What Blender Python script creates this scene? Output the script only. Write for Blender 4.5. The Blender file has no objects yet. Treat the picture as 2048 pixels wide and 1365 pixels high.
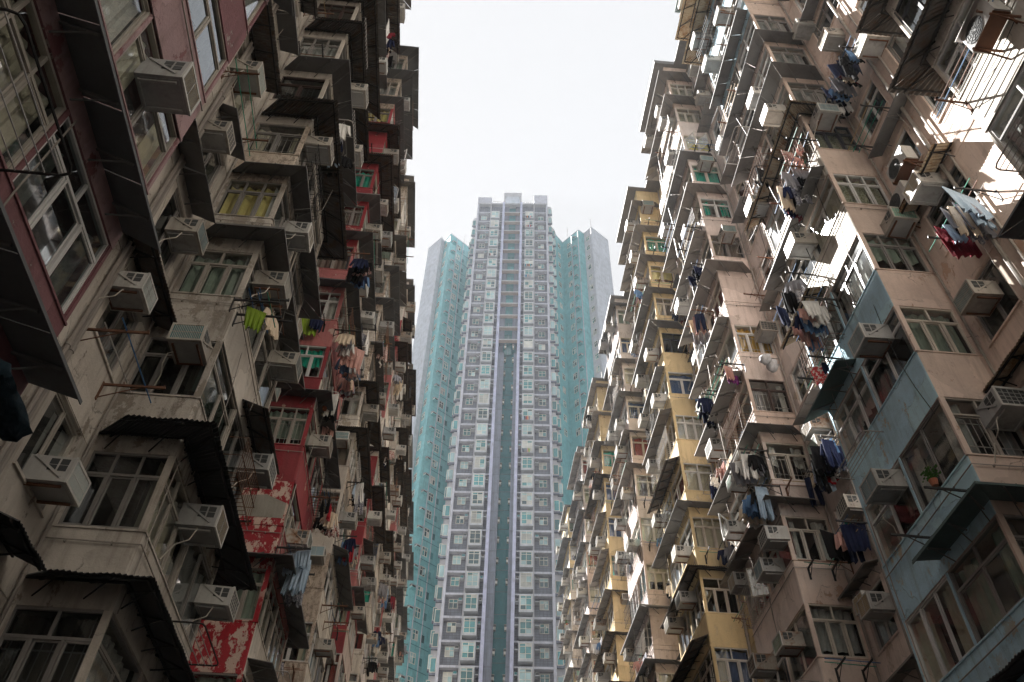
import bpy, bmesh, math, random
from mathutils import Vector, Matrix
R_ = math.radians
S = bpy.context.scene
COL = S.collection

# ------------------------------------------------------------------ camera, world, sun, exposure
# street runs along +Y, the eye is the origin (1.5 m above the ground), units are metres
cam = bpy.data.cameras.new('camera'); camo = bpy.data.objects.new('camera', cam); COL.objects.link(camo)
PITCH, ROLL, YAW, FPX = R_(46.9), R_(1.72), R_(-3.7), 1633.0
cam.sensor_width = 36; cam.lens = 36*FPX/2048; cam.clip_start = .05; cam.clip_end = 3000
_fw = Vector((0, math.cos(PITCH), math.sin(PITCH))); _up = Vector((0, -math.sin(PITCH), math.cos(PITCH))); _ri = Vector((1, 0, 0))
_r = _ri*math.cos(ROLL)+_up*math.sin(ROLL); _u = _up*math.cos(ROLL)-_ri*math.sin(ROLL)
_Z = Matrix.Rotation(YAW, 3, 'Z'); CR, CU, CF = _Z@_r, _Z@_u, _Z@_fw
HAZE = .00042                                        # thin city haze, see the box below
camo.matrix_world = Matrix((( CR.x, CU.x, -CF.x, 0), (CR.y, CU.y, -CF.y, 0), (CR.z, CU.z, -CF.z, 0), (0, 0, 0, 1)))
S.camera = camo

SUN_TO = Vector((-1.0, 1.32, 2.0)).normalized()          # towards the sun: over the left roofs
world = bpy.data.worlds.new('World'); S.world = world; world.use_nodes = True
wn = world.node_tree.nodes; wl = world.node_tree.links; wn.clear()
wo = wn.new('ShaderNodeOutputWorld'); wmix = wn.new('ShaderNodeMixShader'); wmix.inputs[0].default_value = .93
wsky = wn.new('ShaderNodeTexSky'); wsky.sky_type = 'NISHITA'; wsky.sun_disc = False
wsky.sun_elevation = math.asin(SUN_TO.z); wsky.sun_rotation = math.atan2(SUN_TO.x, SUN_TO.y)
wsky.dust_density = 4; wsky.air_density = 1.5
wb1 = wn.new('ShaderNodeBackground'); wb1.inputs[1].default_value = .009
wb2 = wn.new('ShaderNodeBackground'); wb2.inputs[0].default_value = (.98, .985, 1, 1); wb2.inputs[1].default_value = .130   # bright white haze
wl.new(wsky.outputs[0], wb1.inputs[0]); wl.new(wb1.outputs[0], wmix.inputs[1]); wl.new(wb2.outputs[0], wmix.inputs[2]); wl.new(wmix.outputs[0], wo.inputs[0])
sun = bpy.data.lights.new('sun', 'SUN'); sun.energy = 4.2; sun.angle = R_(.5); sun.color = (1, .97, .93)
suno = bpy.data.objects.new('sun', sun); COL.objects.link(suno); suno.rotation_euler = SUN_TO.to_track_quat('Z', 'Y').to_euler()
S.view_settings.view_transform = 'Standard'; S.view_settings.look = 'None'; S.view_settings.exposure = 2.72; S.view_settings.gamma = 1
S.cycles.max_bounces = 8; S.cycles.diffuse_bounces = 5; S.cycles.transparent_max_bounces = 12

def px(P):                                             # where a point falls in the 2048 px frame (only used to skip what is far out of view)
    P = Vector(P); k = P.dot(CF)
    if k < .3: return None
    return 1024+FPX*P.dot(CR)/k, 682.5-FPX*P.dot(CU)/k

# ------------------------------------------------------------------ materials
MATS = {}
def N(t, typ, **kw):
    n = t.nodes.new(typ)
    for k, v in kw.items(): setattr(n, k, v)
    return n
def mixrgb(t, fac, a, b, blend='MIX'):
    n = N(t, 'ShaderNodeMix', data_type='RGBA', blend_type=blend)
    for i, v in ((0, fac), (6, a), (7, b)):
        if hasattr(v, 'is_linked') or hasattr(v, 'links'): t.links.new(v, n.inputs[i])
        else: n.inputs[i].default_value = v if i == 0 else (*v[:3], 1)
    return n.outputs[2]
def noise(t, vec, scale, detail=5, rough=.6, sc=(1, 1, 1)):
    mp = N(t, 'ShaderNodeMapping'); mp.inputs['Scale'].default_value = sc; t.links.new(vec, mp.inputs[0])
    n = N(t, 'ShaderNodeTexNoise'); n.inputs['Scale'].default_value = scale; n.inputs['Detail'].default_value = detail; n.inputs['Roughness'].default_value = rough
    t.links.new(mp.outputs[0], n.inputs['Vector']); return n.outputs['Fac']
def ramp(t, v, lo, hi):
    n = N(t, 'ShaderNodeMapRange'); n.inputs[1].default_value = lo; n.inputs[2].default_value = hi; t.links.new(v, n.inputs[0]); return n.outputs[0]
def mul(t, a, b):
    n = N(t, 'ShaderNodeMath', operation='MULTIPLY')
    for i, v in enumerate((a, b)):
        if hasattr(v, 'links'): t.links.new(v, n.inputs[i])
        else: n.inputs[i].default_value = v
    return n.outputs[0]
def surf(name, col, rough=.8, var=.18, stain=.35, peel=None, peel_amt=.5, peel_scale=1.6, bump=.25, metal=0, spec=.3, vary=.12, rust=None, fine=18, streak=1):
    """painted / plastered / metal surface: tonal noise, vertical dirt streaks, optional peeling paint or rust"""
    if name in MATS: return MATS[name]
    m = bpy.data.materials.new(name); m.use_nodes = True; t = m.node_tree; t.nodes.clear(); MATS[name] = m
    o = N(t, 'ShaderNodeOutputMaterial'); b = N(t, 'ShaderNodeBsdfPrincipled'); t.links.new(b.outputs[0], o.inputs[0])
    g = N(t, 'ShaderNodeNewGeometry').outputs['Position']; oi = N(t, 'ShaderNodeObjectInfo').outputs['Random']
    n1 = noise(t, g, 1.3, 6); n2 = noise(t, g, fine, 4)
    c = mixrgb(t, ramp(t, n1, .3, .75), [x*(1-var) for x in col], [min(1, x*(1+var)) for x in col])
    c = mixrgb(t, mul(t, ramp(t, n2, .35, .75), .3), c, [x*.7 for x in col])
    h = n2
    if bump >= .4:                                                   # repaired and repainted patches of plaster
        vo = N(t, 'ShaderNodeTexVoronoi'); vo.inputs['Scale'].default_value = .75; vo.inputs['Randomness'].default_value = 1
        nd = N(t, 'ShaderNodeVectorMath', operation='MULTIPLY_ADD'); nz = N(t, 'ShaderNodeTexNoise'); nz.inputs['Scale'].default_value = 1.6; nz.inputs['Detail'].default_value = 5; t.links.new(g, nz.inputs['Vector']); t.links.new(nz.outputs['Color'], nd.inputs[0]); nd.inputs[1].default_value = (.7, .7, .7); t.links.new(g, nd.inputs[2]); t.links.new(nd.outputs[0], vo.inputs['Vector'])
        sx = N(t, 'ShaderNodeSeparateColor'); t.links.new(vo.outputs['Color'], sx.inputs[0])
        c = mixrgb(t, mul(t, ramp(t, sx.outputs[0], .62, .66), .55), c, [x*.80+.02 for x in col]); c = mixrgb(t, mul(t, ramp(t, sx.outputs[1], .74, .78), .5), c, [min(.8, x*1.12+.03) for x in col])
        ck = N(t, 'ShaderNodeTexVoronoi', feature='DISTANCE_TO_EDGE'); ck.inputs['Scale'].default_value = .75; t.links.new(nd.outputs[0], ck.inputs['Vector'])
        cr = N(t, 'ShaderNodeMapRange'); cr.inputs[1].default_value = .012; cr.inputs[2].default_value = 0; t.links.new(ck.outputs['Distance'], cr.inputs[0])
        c = mixrgb(t, mul(t, cr.outputs[0], mul(t, ramp(t, n1, .5, .6), .75)), c, [x*.25 for x in col])
    if stain:
        s1 = noise(t, g, 2.2, 5, .65, (2.6, 2.6, .28)); s2 = noise(t, g, .8, 3)
        f = mul(t, ramp(t, s1, .47, .68), ramp(t, s2, .36, .60))
        c = mixrgb(t, mul(t, f, stain*streak), c, (col[0]*.30+.02, col[1]*.27+.015, col[2]*.24+.012))
        d = noise(t, g, 5.5, 6, .7)                                  # blotches
        c = mixrgb(t, mul(t, ramp(t, d, .62, .72), stain*.55), c, (col[0]*.42, col[1]*.40, col[2]*.38))
    if peel:
        p1 = noise(t, g, peel_scale, 9, .76, (1, 1, .62)); q = noise(t, g, .45, 2)
        f = ramp(t, p1, .62-.22*peel_amt, .632-.22*peel_amt); fe = ramp(t, p1, .595-.22*peel_amt, .625-.22*peel_amt)
        c = mixrgb(t, mul(t, mul(t, fe, ramp(t, q, .30, .46)), .45), c, [x*.45+.02 for x in col])
        f = mul(t, f, ramp(t, q, .30, .46))
        c = mixrgb(t, f, c, peel)
        add = N(t, 'ShaderNodeMath', operation='MULTIPLY_ADD'); t.links.new(f, add.inputs[0]); add.inputs[1].default_value = -.8; t.links.new(n2, add.inputs[2]); h = add.outputs[0]
    if rust:
        r1 = noise(t, g, 3.2, 7, .7); c = mixrgb(t, ramp(t, r1, .48, .64), c, rust)
    if vary:
        v = N(t, 'ShaderNodeMapRange'); v.inputs[3].default_value = 1-vary; v.inputs[4].default_value = 1+vary; t.links.new(oi, v.inputs[0])
        hs = N(t, 'ShaderNodeHueSaturation'); t.links.new(c, hs.inputs['Color']); t.links.new(v.outputs[0], hs.inputs['Value']); c = hs.outputs[0]
    t.links.new(c, b.inputs['Base Color']); b.inputs['Roughness'].default_value = rough; b.inputs['Metallic'].default_value = metal; b.inputs['Specular IOR Level'].default_value = spec
    if bump:
        bp = N(t, 'ShaderNodeBump'); bp.inputs['Strength'].default_value = bump; bp.inputs['Distance'].default_value = .02; t.links.new(h, bp.inputs['Height']); t.links.new(bp.outputs[0], b.inputs['Normal'])
    return m
def glassmat(name, tint, refl=.06, clear=.93):
    if name in MATS: return MATS[name]
    m = bpy.data.materials.new(name); m.use_nodes = True; t = m.node_tree; t.nodes.clear(); MATS[name] = m
    o = N(t, 'ShaderNodeOutputMaterial'); tr = N(t, 'ShaderNodeBsdfTransparent'); tr.inputs[0].default_value = (*tint, 1)
    gl = N(t, 'ShaderNodeBsdfGlossy'); gl.inputs['Roughness'].default_value = .03; gl.inputs[0].default_value = (.92, .96, 1, 1)
    di = N(t, 'ShaderNodeBsdfDiffuse'); di.inputs[0].default_value = (.42, .41, .38, 1)
    g = N(t, 'ShaderNodeNewGeometry').outputs['Position']; dirt = noise(t, g, 1.7, 6, .7)
    m0 = N(t, 'ShaderNodeMixShader'); t.links.new(mul(t, ramp(t, dirt, .35, .8), 1-clear), m0.inputs[0]); t.links.new(tr.outputs[0], m0.inputs[1]); t.links.new(di.outputs[0], m0.inputs[2])
    gn = N(t, 'ShaderNodeNewGeometry'); bp = N(t, 'ShaderNodeBump'); bp.inputs['Strength'].default_value = .03; bp.inputs['Distance'].default_value = .05; t.links.new(noise(t, g, .9, 2), bp.inputs['Height']); t.links.new(bp.outputs[0], gl.inputs['Normal'])
    dt = N(t, 'ShaderNodeVectorMath', operation='DOT_PRODUCT'); t.links.new(gn.outputs['Normal'], dt.inputs[0]); t.links.new(gn.outputs['Incoming'], dt.inputs[1])
    ab = N(t, 'ShaderNodeMath', operation='ABSOLUTE'); t.links.new(dt.outputs['Value'], ab.inputs[0]); iv = N(t, 'ShaderNodeMath', operation='SUBTRACT', use_clamp=True); iv.inputs[0].default_value = 1; t.links.new(ab.outputs[0], iv.inputs[1])
    pw = N(t, 'ShaderNodeMath', operation='POWER'); t.links.new(iv.outputs[0], pw.inputs[0]); pw.inputs[1].default_value = 4
    ma = N(t, 'ShaderNodeMath', operation='MULTIPLY_ADD', use_clamp=True); t.links.new(pw.outputs[0], ma.inputs[0]); ma.inputs[1].default_value = .92; ma.inputs[2].default_value = .045+refl      # two faces of the pane
    mx = N(t, 'ShaderNodeMixShader'); t.links.new(ma.outputs[0], mx.inputs[0]); t.links.new(m0.outputs[0], mx.inputs[1]); t.links.new(gl.outputs[0], mx.inputs[2]); t.links.new(mx.outputs[0], o.inputs[0])
    return m
def cloth(name, col, pat=None, pat_scale=14):
    if name in MATS: return MATS[name]
    m = bpy.data.materials.new(name); m.use_nodes = True; t = m.node_tree; b = t.nodes['Principled BSDF']; MATS[name] = m
    g = N(t, 'ShaderNodeNewGeometry').outputs['Position']
    c = mixrgb(t, noise(t, g, 6, 4), [x*.78 for x in col], [min(1, x*1.15) for x in col])
    if pat: c = mixrgb(t, ramp(t, noise(t, g, pat_scale, 2), .5, .54), c, pat)
    t.links.new(c, b.inputs['Base Color']); b.inputs['Roughness'].default_value = .95; b.inputs['Specular IOR Level'].default_value = .1
    bp = N(t, 'ShaderNodeBump'); bp.inputs['Strength'].default_value = .7; bp.inputs['Distance'].default_value = .03; t.links.new(noise(t, g, 7, 4, .6, (1.6, 1.6, .45)), bp.inputs['Height']); t.links.new(bp.outputs[0], b.inputs['Normal'])
    return m

GLASS = glassmat('window_glass', (.88, .90, .88), .01); GLASS_D = glassmat('dark_window_glass', (.34, .38, .37), .02); GLASS_T = glassmat('teal_glass', (.20, .52, .50), .10, .7)
FR = dict(alu=surf('aluminium_frame', (.27, .255, .24), .5, stain=.3, bump=.05, metal=.2), white=surf('white_frame', (.62, .615, .60), .5, stain=.25, bump=.05),
          cream=surf('cream_frame', (.54, .49, .42), .55, stain=.35, bump=.05), brown=surf('brown_frame', (.055, .035, .028), .5, stain=.2, bump=.05), dark=surf('dark_steel_frame', (.045, .048, .055), .5, stain=.2, bump=.05),
          beige=surf('beige_frame', (.35, .32, .28), .55, stain=.35, bump=.05), blue=surf('blue_frame', (.035, .10, .26), .5, stain=.2, bump=.05))
CUR = dict(cream=cloth('cream_curtain', (0.459, 0.429, 0.340)), grey=cloth('grey_curtain', (0.311, 0.318, 0.311)), yellow=cloth('yellow_curtain', (0.533, 0.459, 0.178)), ochre=cloth('ochre_curtain', (0.503, 0.311, 0.059)),
           teal=cloth('teal_curtain', (0.015, 0.370, 0.266)), brown=cloth('brown_curtain', (0.178, 0.148, 0.126)), green=cloth('grey_green_curtain', (0.222, 0.274, 0.229)), lace=cloth('lace_curtain', (0.488, 0.481, 0.451), (.4, .4, .38), 30),
           blue=cloth('blue_curtain', (0.074, 0.118, 0.237)), floral=cloth('floral_blind', (0.296, 0.296, 0.237), (.16, .17, .10), 22), red=cloth('red_curtain', (0.259, 0.052, 0.044)))
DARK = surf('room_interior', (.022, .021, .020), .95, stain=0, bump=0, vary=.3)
CAN = dict(grey=surf('grey_canopy', (.155, .153, .15), .7, stain=.35, bump=.1), dark=surf('dark_canopy', (.12, .125, .13), .7, stain=.3, bump=.1), tan=surf('tan_canopy', (.225, .21, .195), .75, stain=.35, bump=.1),
           green=surf('green_grey_canopy', (.10, .15, .145), .7, stain=.3, bump=.1), rust=surf('rusty_canopy', (.36, .30, .22), .85, stain=.5, bump=.25, rust=(.17, .075, .03)),
           corr=surf('corrugated_dark', (.12, .11, .10), .8, stain=.5, bump=.2, rust=(.10, .062, .04)), corrtan=surf('corrugated_tan', (.46, .38, .27), .8, stain=.55, bump=.2, rust=(.26, .14, .06)), black=surf('black_tin', (.060, .062, .063), .8, stain=.2, bump=.2))
RUST = surf('rusty_steel', (.15, .072, .042), .85, stain=.4, bump=.3); BLACKST = surf('black_steel', (.022, .021, .021), .6, stain=.2, bump=.1); GALV = surf('galvanised_steel', (.42, .40, .38), .45, stain=.3, bump=.05, metal=.4)
POLES = [surf('aluminium_pole', (.55, .53, .50), .4, stain=.2, bump=0), surf('bamboo_pole', (.42, .30, .15), .6, stain=.3, bump=0), surf('green_pole', (.03, .30, .20), .4, stain=.1, bump=0), surf('blue_pole', (.05, .16, .36), .4, stain=.1, bump=0), surf('rust_pole', (.22, .10, .06), .6, stain=.2, bump=0)]
AC_B = [surf('ac_casing_beige', (.40, .37, .325), .55, stain=.7, bump=.08, vary=.2), surf('ac_casing_grey', (.36, .36, .35), .55, stain=.5, bump=.08), surf('ac_casing_white', (.52, .51, .48), .5, stain=.6, bump=.08, vary=.2), surf('ac_casing_rusty', (.40, .36, .31), .6, stain=.7, bump=.1, rust=(.22, .10, .045))]
AC_F = [surf('ac_fins_dark', (.06, .065, .065), .6, stain=.3, bump=.1), surf('ac_fins_teal', (.05, .20, .22), .6, stain=.3, bump=.1), surf('ac_fins_ochre', (.48, .34, .11), .6, stain=.4, bump=.1), surf('ac_fins_green', (.18, .36, .27), .6, stain=.3, bump=.1), surf('ac_fins_blue', (.24, .42, .50), .5, stain=.3, bump=.1)]
HOSE = surf('drip_hose', (.48, .44, .38), .5, stain=.2, bump=0); PIPE = surf('drain_pipe', (.30, .27, .24), .6, stain=.4, bump=.05)
CEMENT = surf('cement', (.30, .29, .25), .9, stain=.4); CONC = surf('bare_concrete', (.27, .255, .235), .9, stain=.5)

def paint(n, c, peel=None, amt=.3, **k): return surf(n, c, peel=peel, peel_amt=amt, bump=.5, **k)
W = dict(
    maroon=paint('maroon_plaster', (.20, .085, .095), (.30, .25, .23), .12, stain=.55), maroon_pale=paint('faded_maroon_plaster', (.34, .22, .225), (.20, .085, .09), .25, stain=.6), darkred=paint('dark_red_reveal', (.16, .012, .02), None),
    beige=paint('beige_plaster', (.50, .455, .40), (.26, .22, .18), .12, stain=.75), beige2=paint('pale_beige_plaster', (.60, .555, .495), (.30, .26, .21), .10, stain=.65), beige_peel=paint('cracked_beige_plaster', (.45, .41, .36), (.27, .235, .195), .45, stain=.85, peel_scale=2.4),
    red=paint('red_paint', (.27, .034, .042), (.50, .36, .28), .08, stain=.4), red_peel=paint('peeling_red_paint', (.34, .016, .026), (.56, .43, .36), .50, stain=.3, peel_scale=3.2), pink_red=paint('faded_red_paint', (.38, .135, .13), (.46, .36, .30), .18, stain=.5),
    cream=paint('cream_plaster', (.63, .585, .52), (.36, .31, .25), .25, stain=.8), cream_rough=paint('pitted_cream_plaster', (.50, .42, .34), (.27, .22, .18), .45, stain=.6, peel_scale=9),
    pearl=paint('pearl_plaster', (.62, .585, .52), (.40, .36, .30), .12, stain=.5), blue=paint('pale_blue_plaster', (.44, .645, .76), (.42, .36, .28), .14, stain=.6), peach=paint('peach_plaster', (.63, .505, .43), (.45, .30, .22), .08, stain=.4), pinkb=paint('pink_beige_plaster', (.67, .58, .53), (.45, .37, .30), .08, stain=.4),
    yellow=paint('yellow_paint', (.65, .52, .30), (.55, .46, .32), .06, stain=.4), lilac=paint('lilac_grey_plaster', (.60, .545, .525), (.40, .36, .33), .10, stain=.5), rose=paint('dusty_pink_plaster', (.58, .48, .435), (.40, .33, .28), .12, stain=.5), teal=paint('teal_reveal', (.05, .15, .15), None), grey=paint('grey_plaster', (.40, .375, .345), (.30, .27, .24), .2, stain=.6))

# ------------------------------------------------------------------ mesh builder
class MB:
    """collects faces in a local frame (a, b, c) that P maps to the world; build() links them as ONE mesh object"""
    def __init__(s, P=None):
        s.P = P or (lambda a, b, c: Vector((a, b, c))); s.V = []; s.F = []; s.M = []; s.mats = []
        o = s.P(0, 0, 0); x, y, z = s.P(1, 0, 0)-o, s.P(0, 1, 0)-o, s.P(0, 0, 1)-o; s.flip = x.cross(y).dot(z) < 0
    def mi(s, m):
        if m not in s.mats: s.mats.append(m)
        return s.mats.index(m)
    def face(s, pts, m):
        i = len(s.V); s.V += [s.P(*p) for p in pts]; f = list(range(i, i+len(pts))); s.F.append(f[::-1] if s.flip else f); s.M.append(s.mi(m))
    def box(s, a0, a1, b0, b1, c0, c1, m):
        if a0 > a1: a0, a1 = a1, a0
        if b0 > b1: b0, b1 = b1, b0
        i = len(s.V); s.V += [s.P(a, b, c) for c in (c0, c1) for b in (b0, b1) for a in (a0, a1)]
        for f in ((0, 2, 3, 1), (4, 5, 7, 6), (0, 1, 5, 4), (2, 6, 7, 3), (0, 4, 6, 2), (1, 3, 7, 5)):
            f = [i+k for k in f]; s.F.append(f[::-1] if s.flip else f); s.M.append(s.mi(m))
    def slab(s, p, th, m, m2=None):                     # quad p (4 local points) thickened downward
        q = [(x, y, z-th) for x, y, z in p]
        s.face(p, m); s.face(q[::-1], m2 or m)
        for k in range(4): s.face([p[k], q[k], q[(k+1) % 4], p[(k+1) % 4]], m)
    def tube(s, path, r, m, n=6, cap=True):
        pts = [s.P(*p) for p in path]; rings = []
        for k, p in enumerate(pts):
            d = (pts[min(k+1, len(pts)-1)]-pts[max(k-1, 0)]).normalized(); x = d.orthogonal().normalized() if k == 0 else (x-d*x.dot(d)).normalized(); y = d.cross(x)
            i = len(s.V); s.V += [p+(x*math.cos(6.2832*j/n)+y*math.sin(6.2832*j/n))*r for j in range(n)]; rings.append(i)
        mi = s.mi(m)
        for a, b in zip(rings, rings[1:]):
            for j in range(n): s.F.append([a+j, a+(j+1) % n, b+(j+1) % n, b+j]); s.M.append(mi)
        if cap: s.F.append([rings[0]+j for j in range(n)][::-1]); s.M.append(mi); s.F.append([rings[-1]+j for j in range(n)]); s.M.append(mi)
    def strip(s, p, q, w, h, m):                        # square bar from p to q
        a, b = s.P(*p), s.P(*q); d = (b-a).normalized(); x = d.cross(Vector((0, 0, 1)))
        x = (Vector((1, 0, 0)) if x.length < .05 else x).normalized(); y = x.cross(d)
        i = len(s.V); s.V += [e+x*u*w/2+y*v*h/2 for e in (a, b) for u, v in ((-1, -1), (1, -1), (1, 1), (-1, 1))]; mi = s.mi(m)
        for f in ((0, 1, 2, 3), (7, 6, 5, 4), (0, 4, 5, 1), (1, 5, 6, 2), (2, 6, 7, 3), (3, 7, 4, 0)): s.F.append([i+k for k in f][::-1]); s.M.append(mi)
    def loft(s, rings, m, cap=True):
        mi = s.mi(m); idx = []
        for r in rings: idx.append((len(s.V), len(r))); s.V += [s.P(*p) for p in r]
        for (a, n), (b, _) in zip(idx, idx[1:]):
            for j in range(n): s.F.append([a+j, a+(j+1) % n, b+(j+1) % n, b+j]); s.M.append(mi)
        if cap: s.F.append([idx[0][0]+j for j in range(idx[0][1])][::-1]); s.M.append(mi); s.F.append([idx[-1][0]+j for j in range(idx[-1][1])]); s.M.append(mi)
    def build(s, name, parent=None, base=None, smooth=False):
        if base is None: base = parent['_b'] if parent is not None else (0, 0, 0)
        base = Vector(base); me = bpy.data.meshes.new(name); me.from_pydata([v-base for v in s.V], [], s.F)
        for m in s.mats: me.materials.append(m)
        me.polygons.foreach_set('material_index', s.M)
        if smooth: me.polygons.foreach_set('use_smooth', [True]*len(s.F))
        me.update(); o = bpy.data.objects.new(name, me); COL.objects.link(o)
        if parent is not None: o.parent = parent; o['_b'] = tuple(base)
        else: o.location = base; o['_b'] = tuple(base)
        return o
ALLT = []
def tag(o, label, cat, group=None):
    o['label'] = label; o['category'] = cat
    if group: o['group'] = group
    ALLT.append(o); return o
def thing(name, base, label, cat, group=None):
    o = bpy.data.objects.new(name, None); COL.objects.link(o); o.location = base; o['_b'] = tuple(base); o.empty_display_size = .3
    return tag(o, label, cat, group)
ORD = 'zeroth first second third fourth fifth sixth seventh eighth ninth tenth eleventh twelfth thirteenth fourteenth fifteenth sixteenth'.split()

# ------------------------------------------------------------------ the street setting
g = MB(); ASPH = surf('asphalt', (.05, .05, .05), .9, stain=.2); PAVE = surf('paving', (.22, .21, .20), .9, stain=.4)
g.face([(-110, -55, -1.5), (110, -55, -1.5), (110, 225, -1.5), (-110, 225, -1.5)], ASPH); o = g.build('ground'); o['kind'] = 'structure'
for x0, x1 in ((-4.8, -2.6), (7.0, 9.2)):
    g = MB(); g.box(x0, x1, -20, 70, -1.496, -1.37, PAVE); o = g.build('pavement'); o['kind'] = 'structure'

hz = MB(); hz.box(-115, 115, -60, 230, -2.5, 136, None); HZ = hz.build('haze'); HZ['kind'] = 'stuff'
hm = bpy.data.materials.new('haze'); hm.use_nodes = True; ht = hm.node_tree; ht.nodes.clear(); ho = N(ht, 'ShaderNodeOutputMaterial'); hv = N(ht, 'ShaderNodeVolumePrincipled')
hv.inputs['Color'].default_value = (.84, .91, 1, 1); hv.inputs['Density'].default_value = HAZE; hv.inputs['Anisotropy'].default_value = .2; ht.links.new(hv.outputs[0], ho.inputs['Volume']); HZ.data.materials.clear(); HZ.data.materials.append(hm)
S.cycles.volume_bounces = 1

# ------------------------------------------------------------------ the two tenement rows
FH, SILL0, WH, NF, PROJ = 2.8, 1.45, 1.5, 15, 1.45
def sill(k): return SILL0+FH*k
ROOF = sill(NF-1)+WH+1.1                             # the rows' common roof height
ROOF0 = ROOF
def LF(o, y, z): return Vector((-4.85+o, y, z))
def RF(o, y, z): return Vector((9.3-o, y, z))

def window(parent, P, a0, a1, z0, z1, rnd, n=2, frame='alu', cur='cream', cover=.7, glass=None, transom=.70, grille=False, open_p=.06, lod=0, name='window', cav=0):
    """aluminium window: a runs along the wall, d outwards, z up; curtain hangs behind the panes"""
    mb = MB(P); fm = FR[frame]; gm = glass or GLASS; fw, sw = .042, .030
    mb.box(a0, a1, -.05, .03, z0, z0+fw, fm); mb.box(a0, a1, -.05, .03, z1-fw, z1, fm); mb.box(a0, a0+fw, -.048, .028, z0+fw, z1-fw, fm); mb.box(a1-fw, a1, -.048, .028, z0+fw, z1-fw, fm)
    zt = z0+(z1-z0)*transom if transom else z1-fw
    if transom: mb.box(a0+fw, a1-fw, -.045, .024, zt-.025, zt+.025, fm)
    w = (a1-a0)/n; up = max(1, n-1) if rnd.random() < .5 else n
    for i in range(1, n): mb.box(a0+w*i-.019, a0+w*i+.019, -.044, .022, z0+fw, zt-.025 if transom else z1-fw, fm)
    if transom:
        for i in range(1, up): x = a0+(a1-a0)*i/up; mb.box(x-.022, x+.022, -.044, .022, zt+.025, z1-fw, fm)
        for i in range(up): mb.face([(a0+(a1-a0)*i/up, -.01, zt), (a0+(a1-a0)*(i+1)/up, -.01, zt), (a0+(a1-a0)*(i+1)/up, -.01, z1-fw), (a0+(a1-a0)*i/up, -.01, z1-fw)], gm)
    for i in range(n):
        x0, x1 = a0+w*i+.03, a0+w*(i+1)-.03; b, tp = z0+fw, (zt-.025 if transom else z1-fw)
        if rnd.random() < open_p and lod == 0:                       # casement swung outwards
            an = rnd.uniform(.5, 1.2); hx = x0 if rnd.random() < .5 else x1; sg = 1 if hx == x0 else -1; L = x1-x0; ca, sa = math.cos(an)*sg, math.sin(an)
            def Q(t): return (hx+ca*t, .03+sa*t)
            e0, e1, e2, e3 = Q(0), Q(.045), Q(L-.045), Q(L)
            for (u, v) in ((e0, e1), (e2, e3)): mb.strip(((u[0]+v[0])/2, (u[1]+v[1])/2, b), ((u[0]+v[0])/2, (u[1]+v[1])/2, tp), .045, .03, fm)
            for zz in (b+.02, tp-.02): mb.strip((*e1, zz), (*e2, zz), .03, .045, fm)
            mb.face([(*e1, b), (*e2, b), (*e2, tp), (*e1, tp)], gm)
        else:
            if lod < 2:
                d0 = -.03 if i % 2 else -.01
                mb.box(x0, x0+sw, d0-.01, d0+.022, b, tp, fm); mb.box(x1-sw, x1, d0-.01, d0+.022, b, tp, fm); mb.box(x0+sw, x1-sw, d0-.01, d0+.021, b, b+sw, fm); mb.box(x0+sw, x1-sw, d0-.01, d0+.021, tp-sw, tp, fm)
            mb.face([(x0, -.012, b), (x1, -.012, b), (x1, -.012, tp), (x0, -.012, tp)], gm)
    if cover > 0:
        cm = CUR[cur]; x = a0+.05; zb = z0+.02 if rnd.random() < .75 else z0+(z1-z0)*rnd.uniform(.15, .45)
        spans = [(a0+.04, a1-.04)] if cover >= 1 else [(a0+.04, a0+.04+(a1-a0)*cover*rnd.uniform(.35, .65))]
        if cover < 1: spans.append((a1-.04-(a1-a0)*cover*rnd.uniform(.3, .5), a1-.04))
        for s0, s1 in spans:
            st = .05 if lod == 0 else .12; m = max(2, int((s1-s0)/st)); ph = rnd.uniform(0, 6); pr = None
            for j in range(m+1):
                u = s0+(s1-s0)*j/m; dd = -.15+.034*math.sin(j*1.45+ph)+.022*math.sin(j*.61+ph*2)
                if pr: mb.face([(pr[0], pr[1], zb), (u, dd, zb), (u, dd, z1-.05), (pr[0], pr[1], z1-.05)], cm)
                pr = (u, dd)
    if grille:
        m = int((a1-a0)/.13)
        for j in range(1, m): u = a0+(a1-a0)*j/m; mb.strip((u, -.075, z0+.05), (u, -.075, zt), .014, .014, GALV)
        for zz in (z0+.3, zt-.15): mb.strip((a0+.05, -.075, zz), (a1-.05, -.075, zz), .014, .02, GALV)
    return mb.build(name, parent)

def corr_sheet(mb, p0, p1, q0, q1, m, pitch=.085, amp=.018, sag=.0):
    """corrugated sheet between inner edge p0-p1 and outer edge q0-q1, ridges running outwards"""
    L = (Vector(p1)-Vector(p0)).length; n = max(4, int(L/pitch*2)); pr = None
    for j in range(n+1):
        t = j/n; a = Vector(p0).lerp(Vector(p1), t); b = Vector(q0).lerp(Vector(q1), t); h = amp*(1 if j % 2 else -1)
        a.z += h; b.z += h+sag*math.sin(j*.37)
        if pr: mb.face([tuple(pr[0]), tuple(a), tuple(b), tuple(pr[1])], m)
        pr = (a, b)

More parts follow.
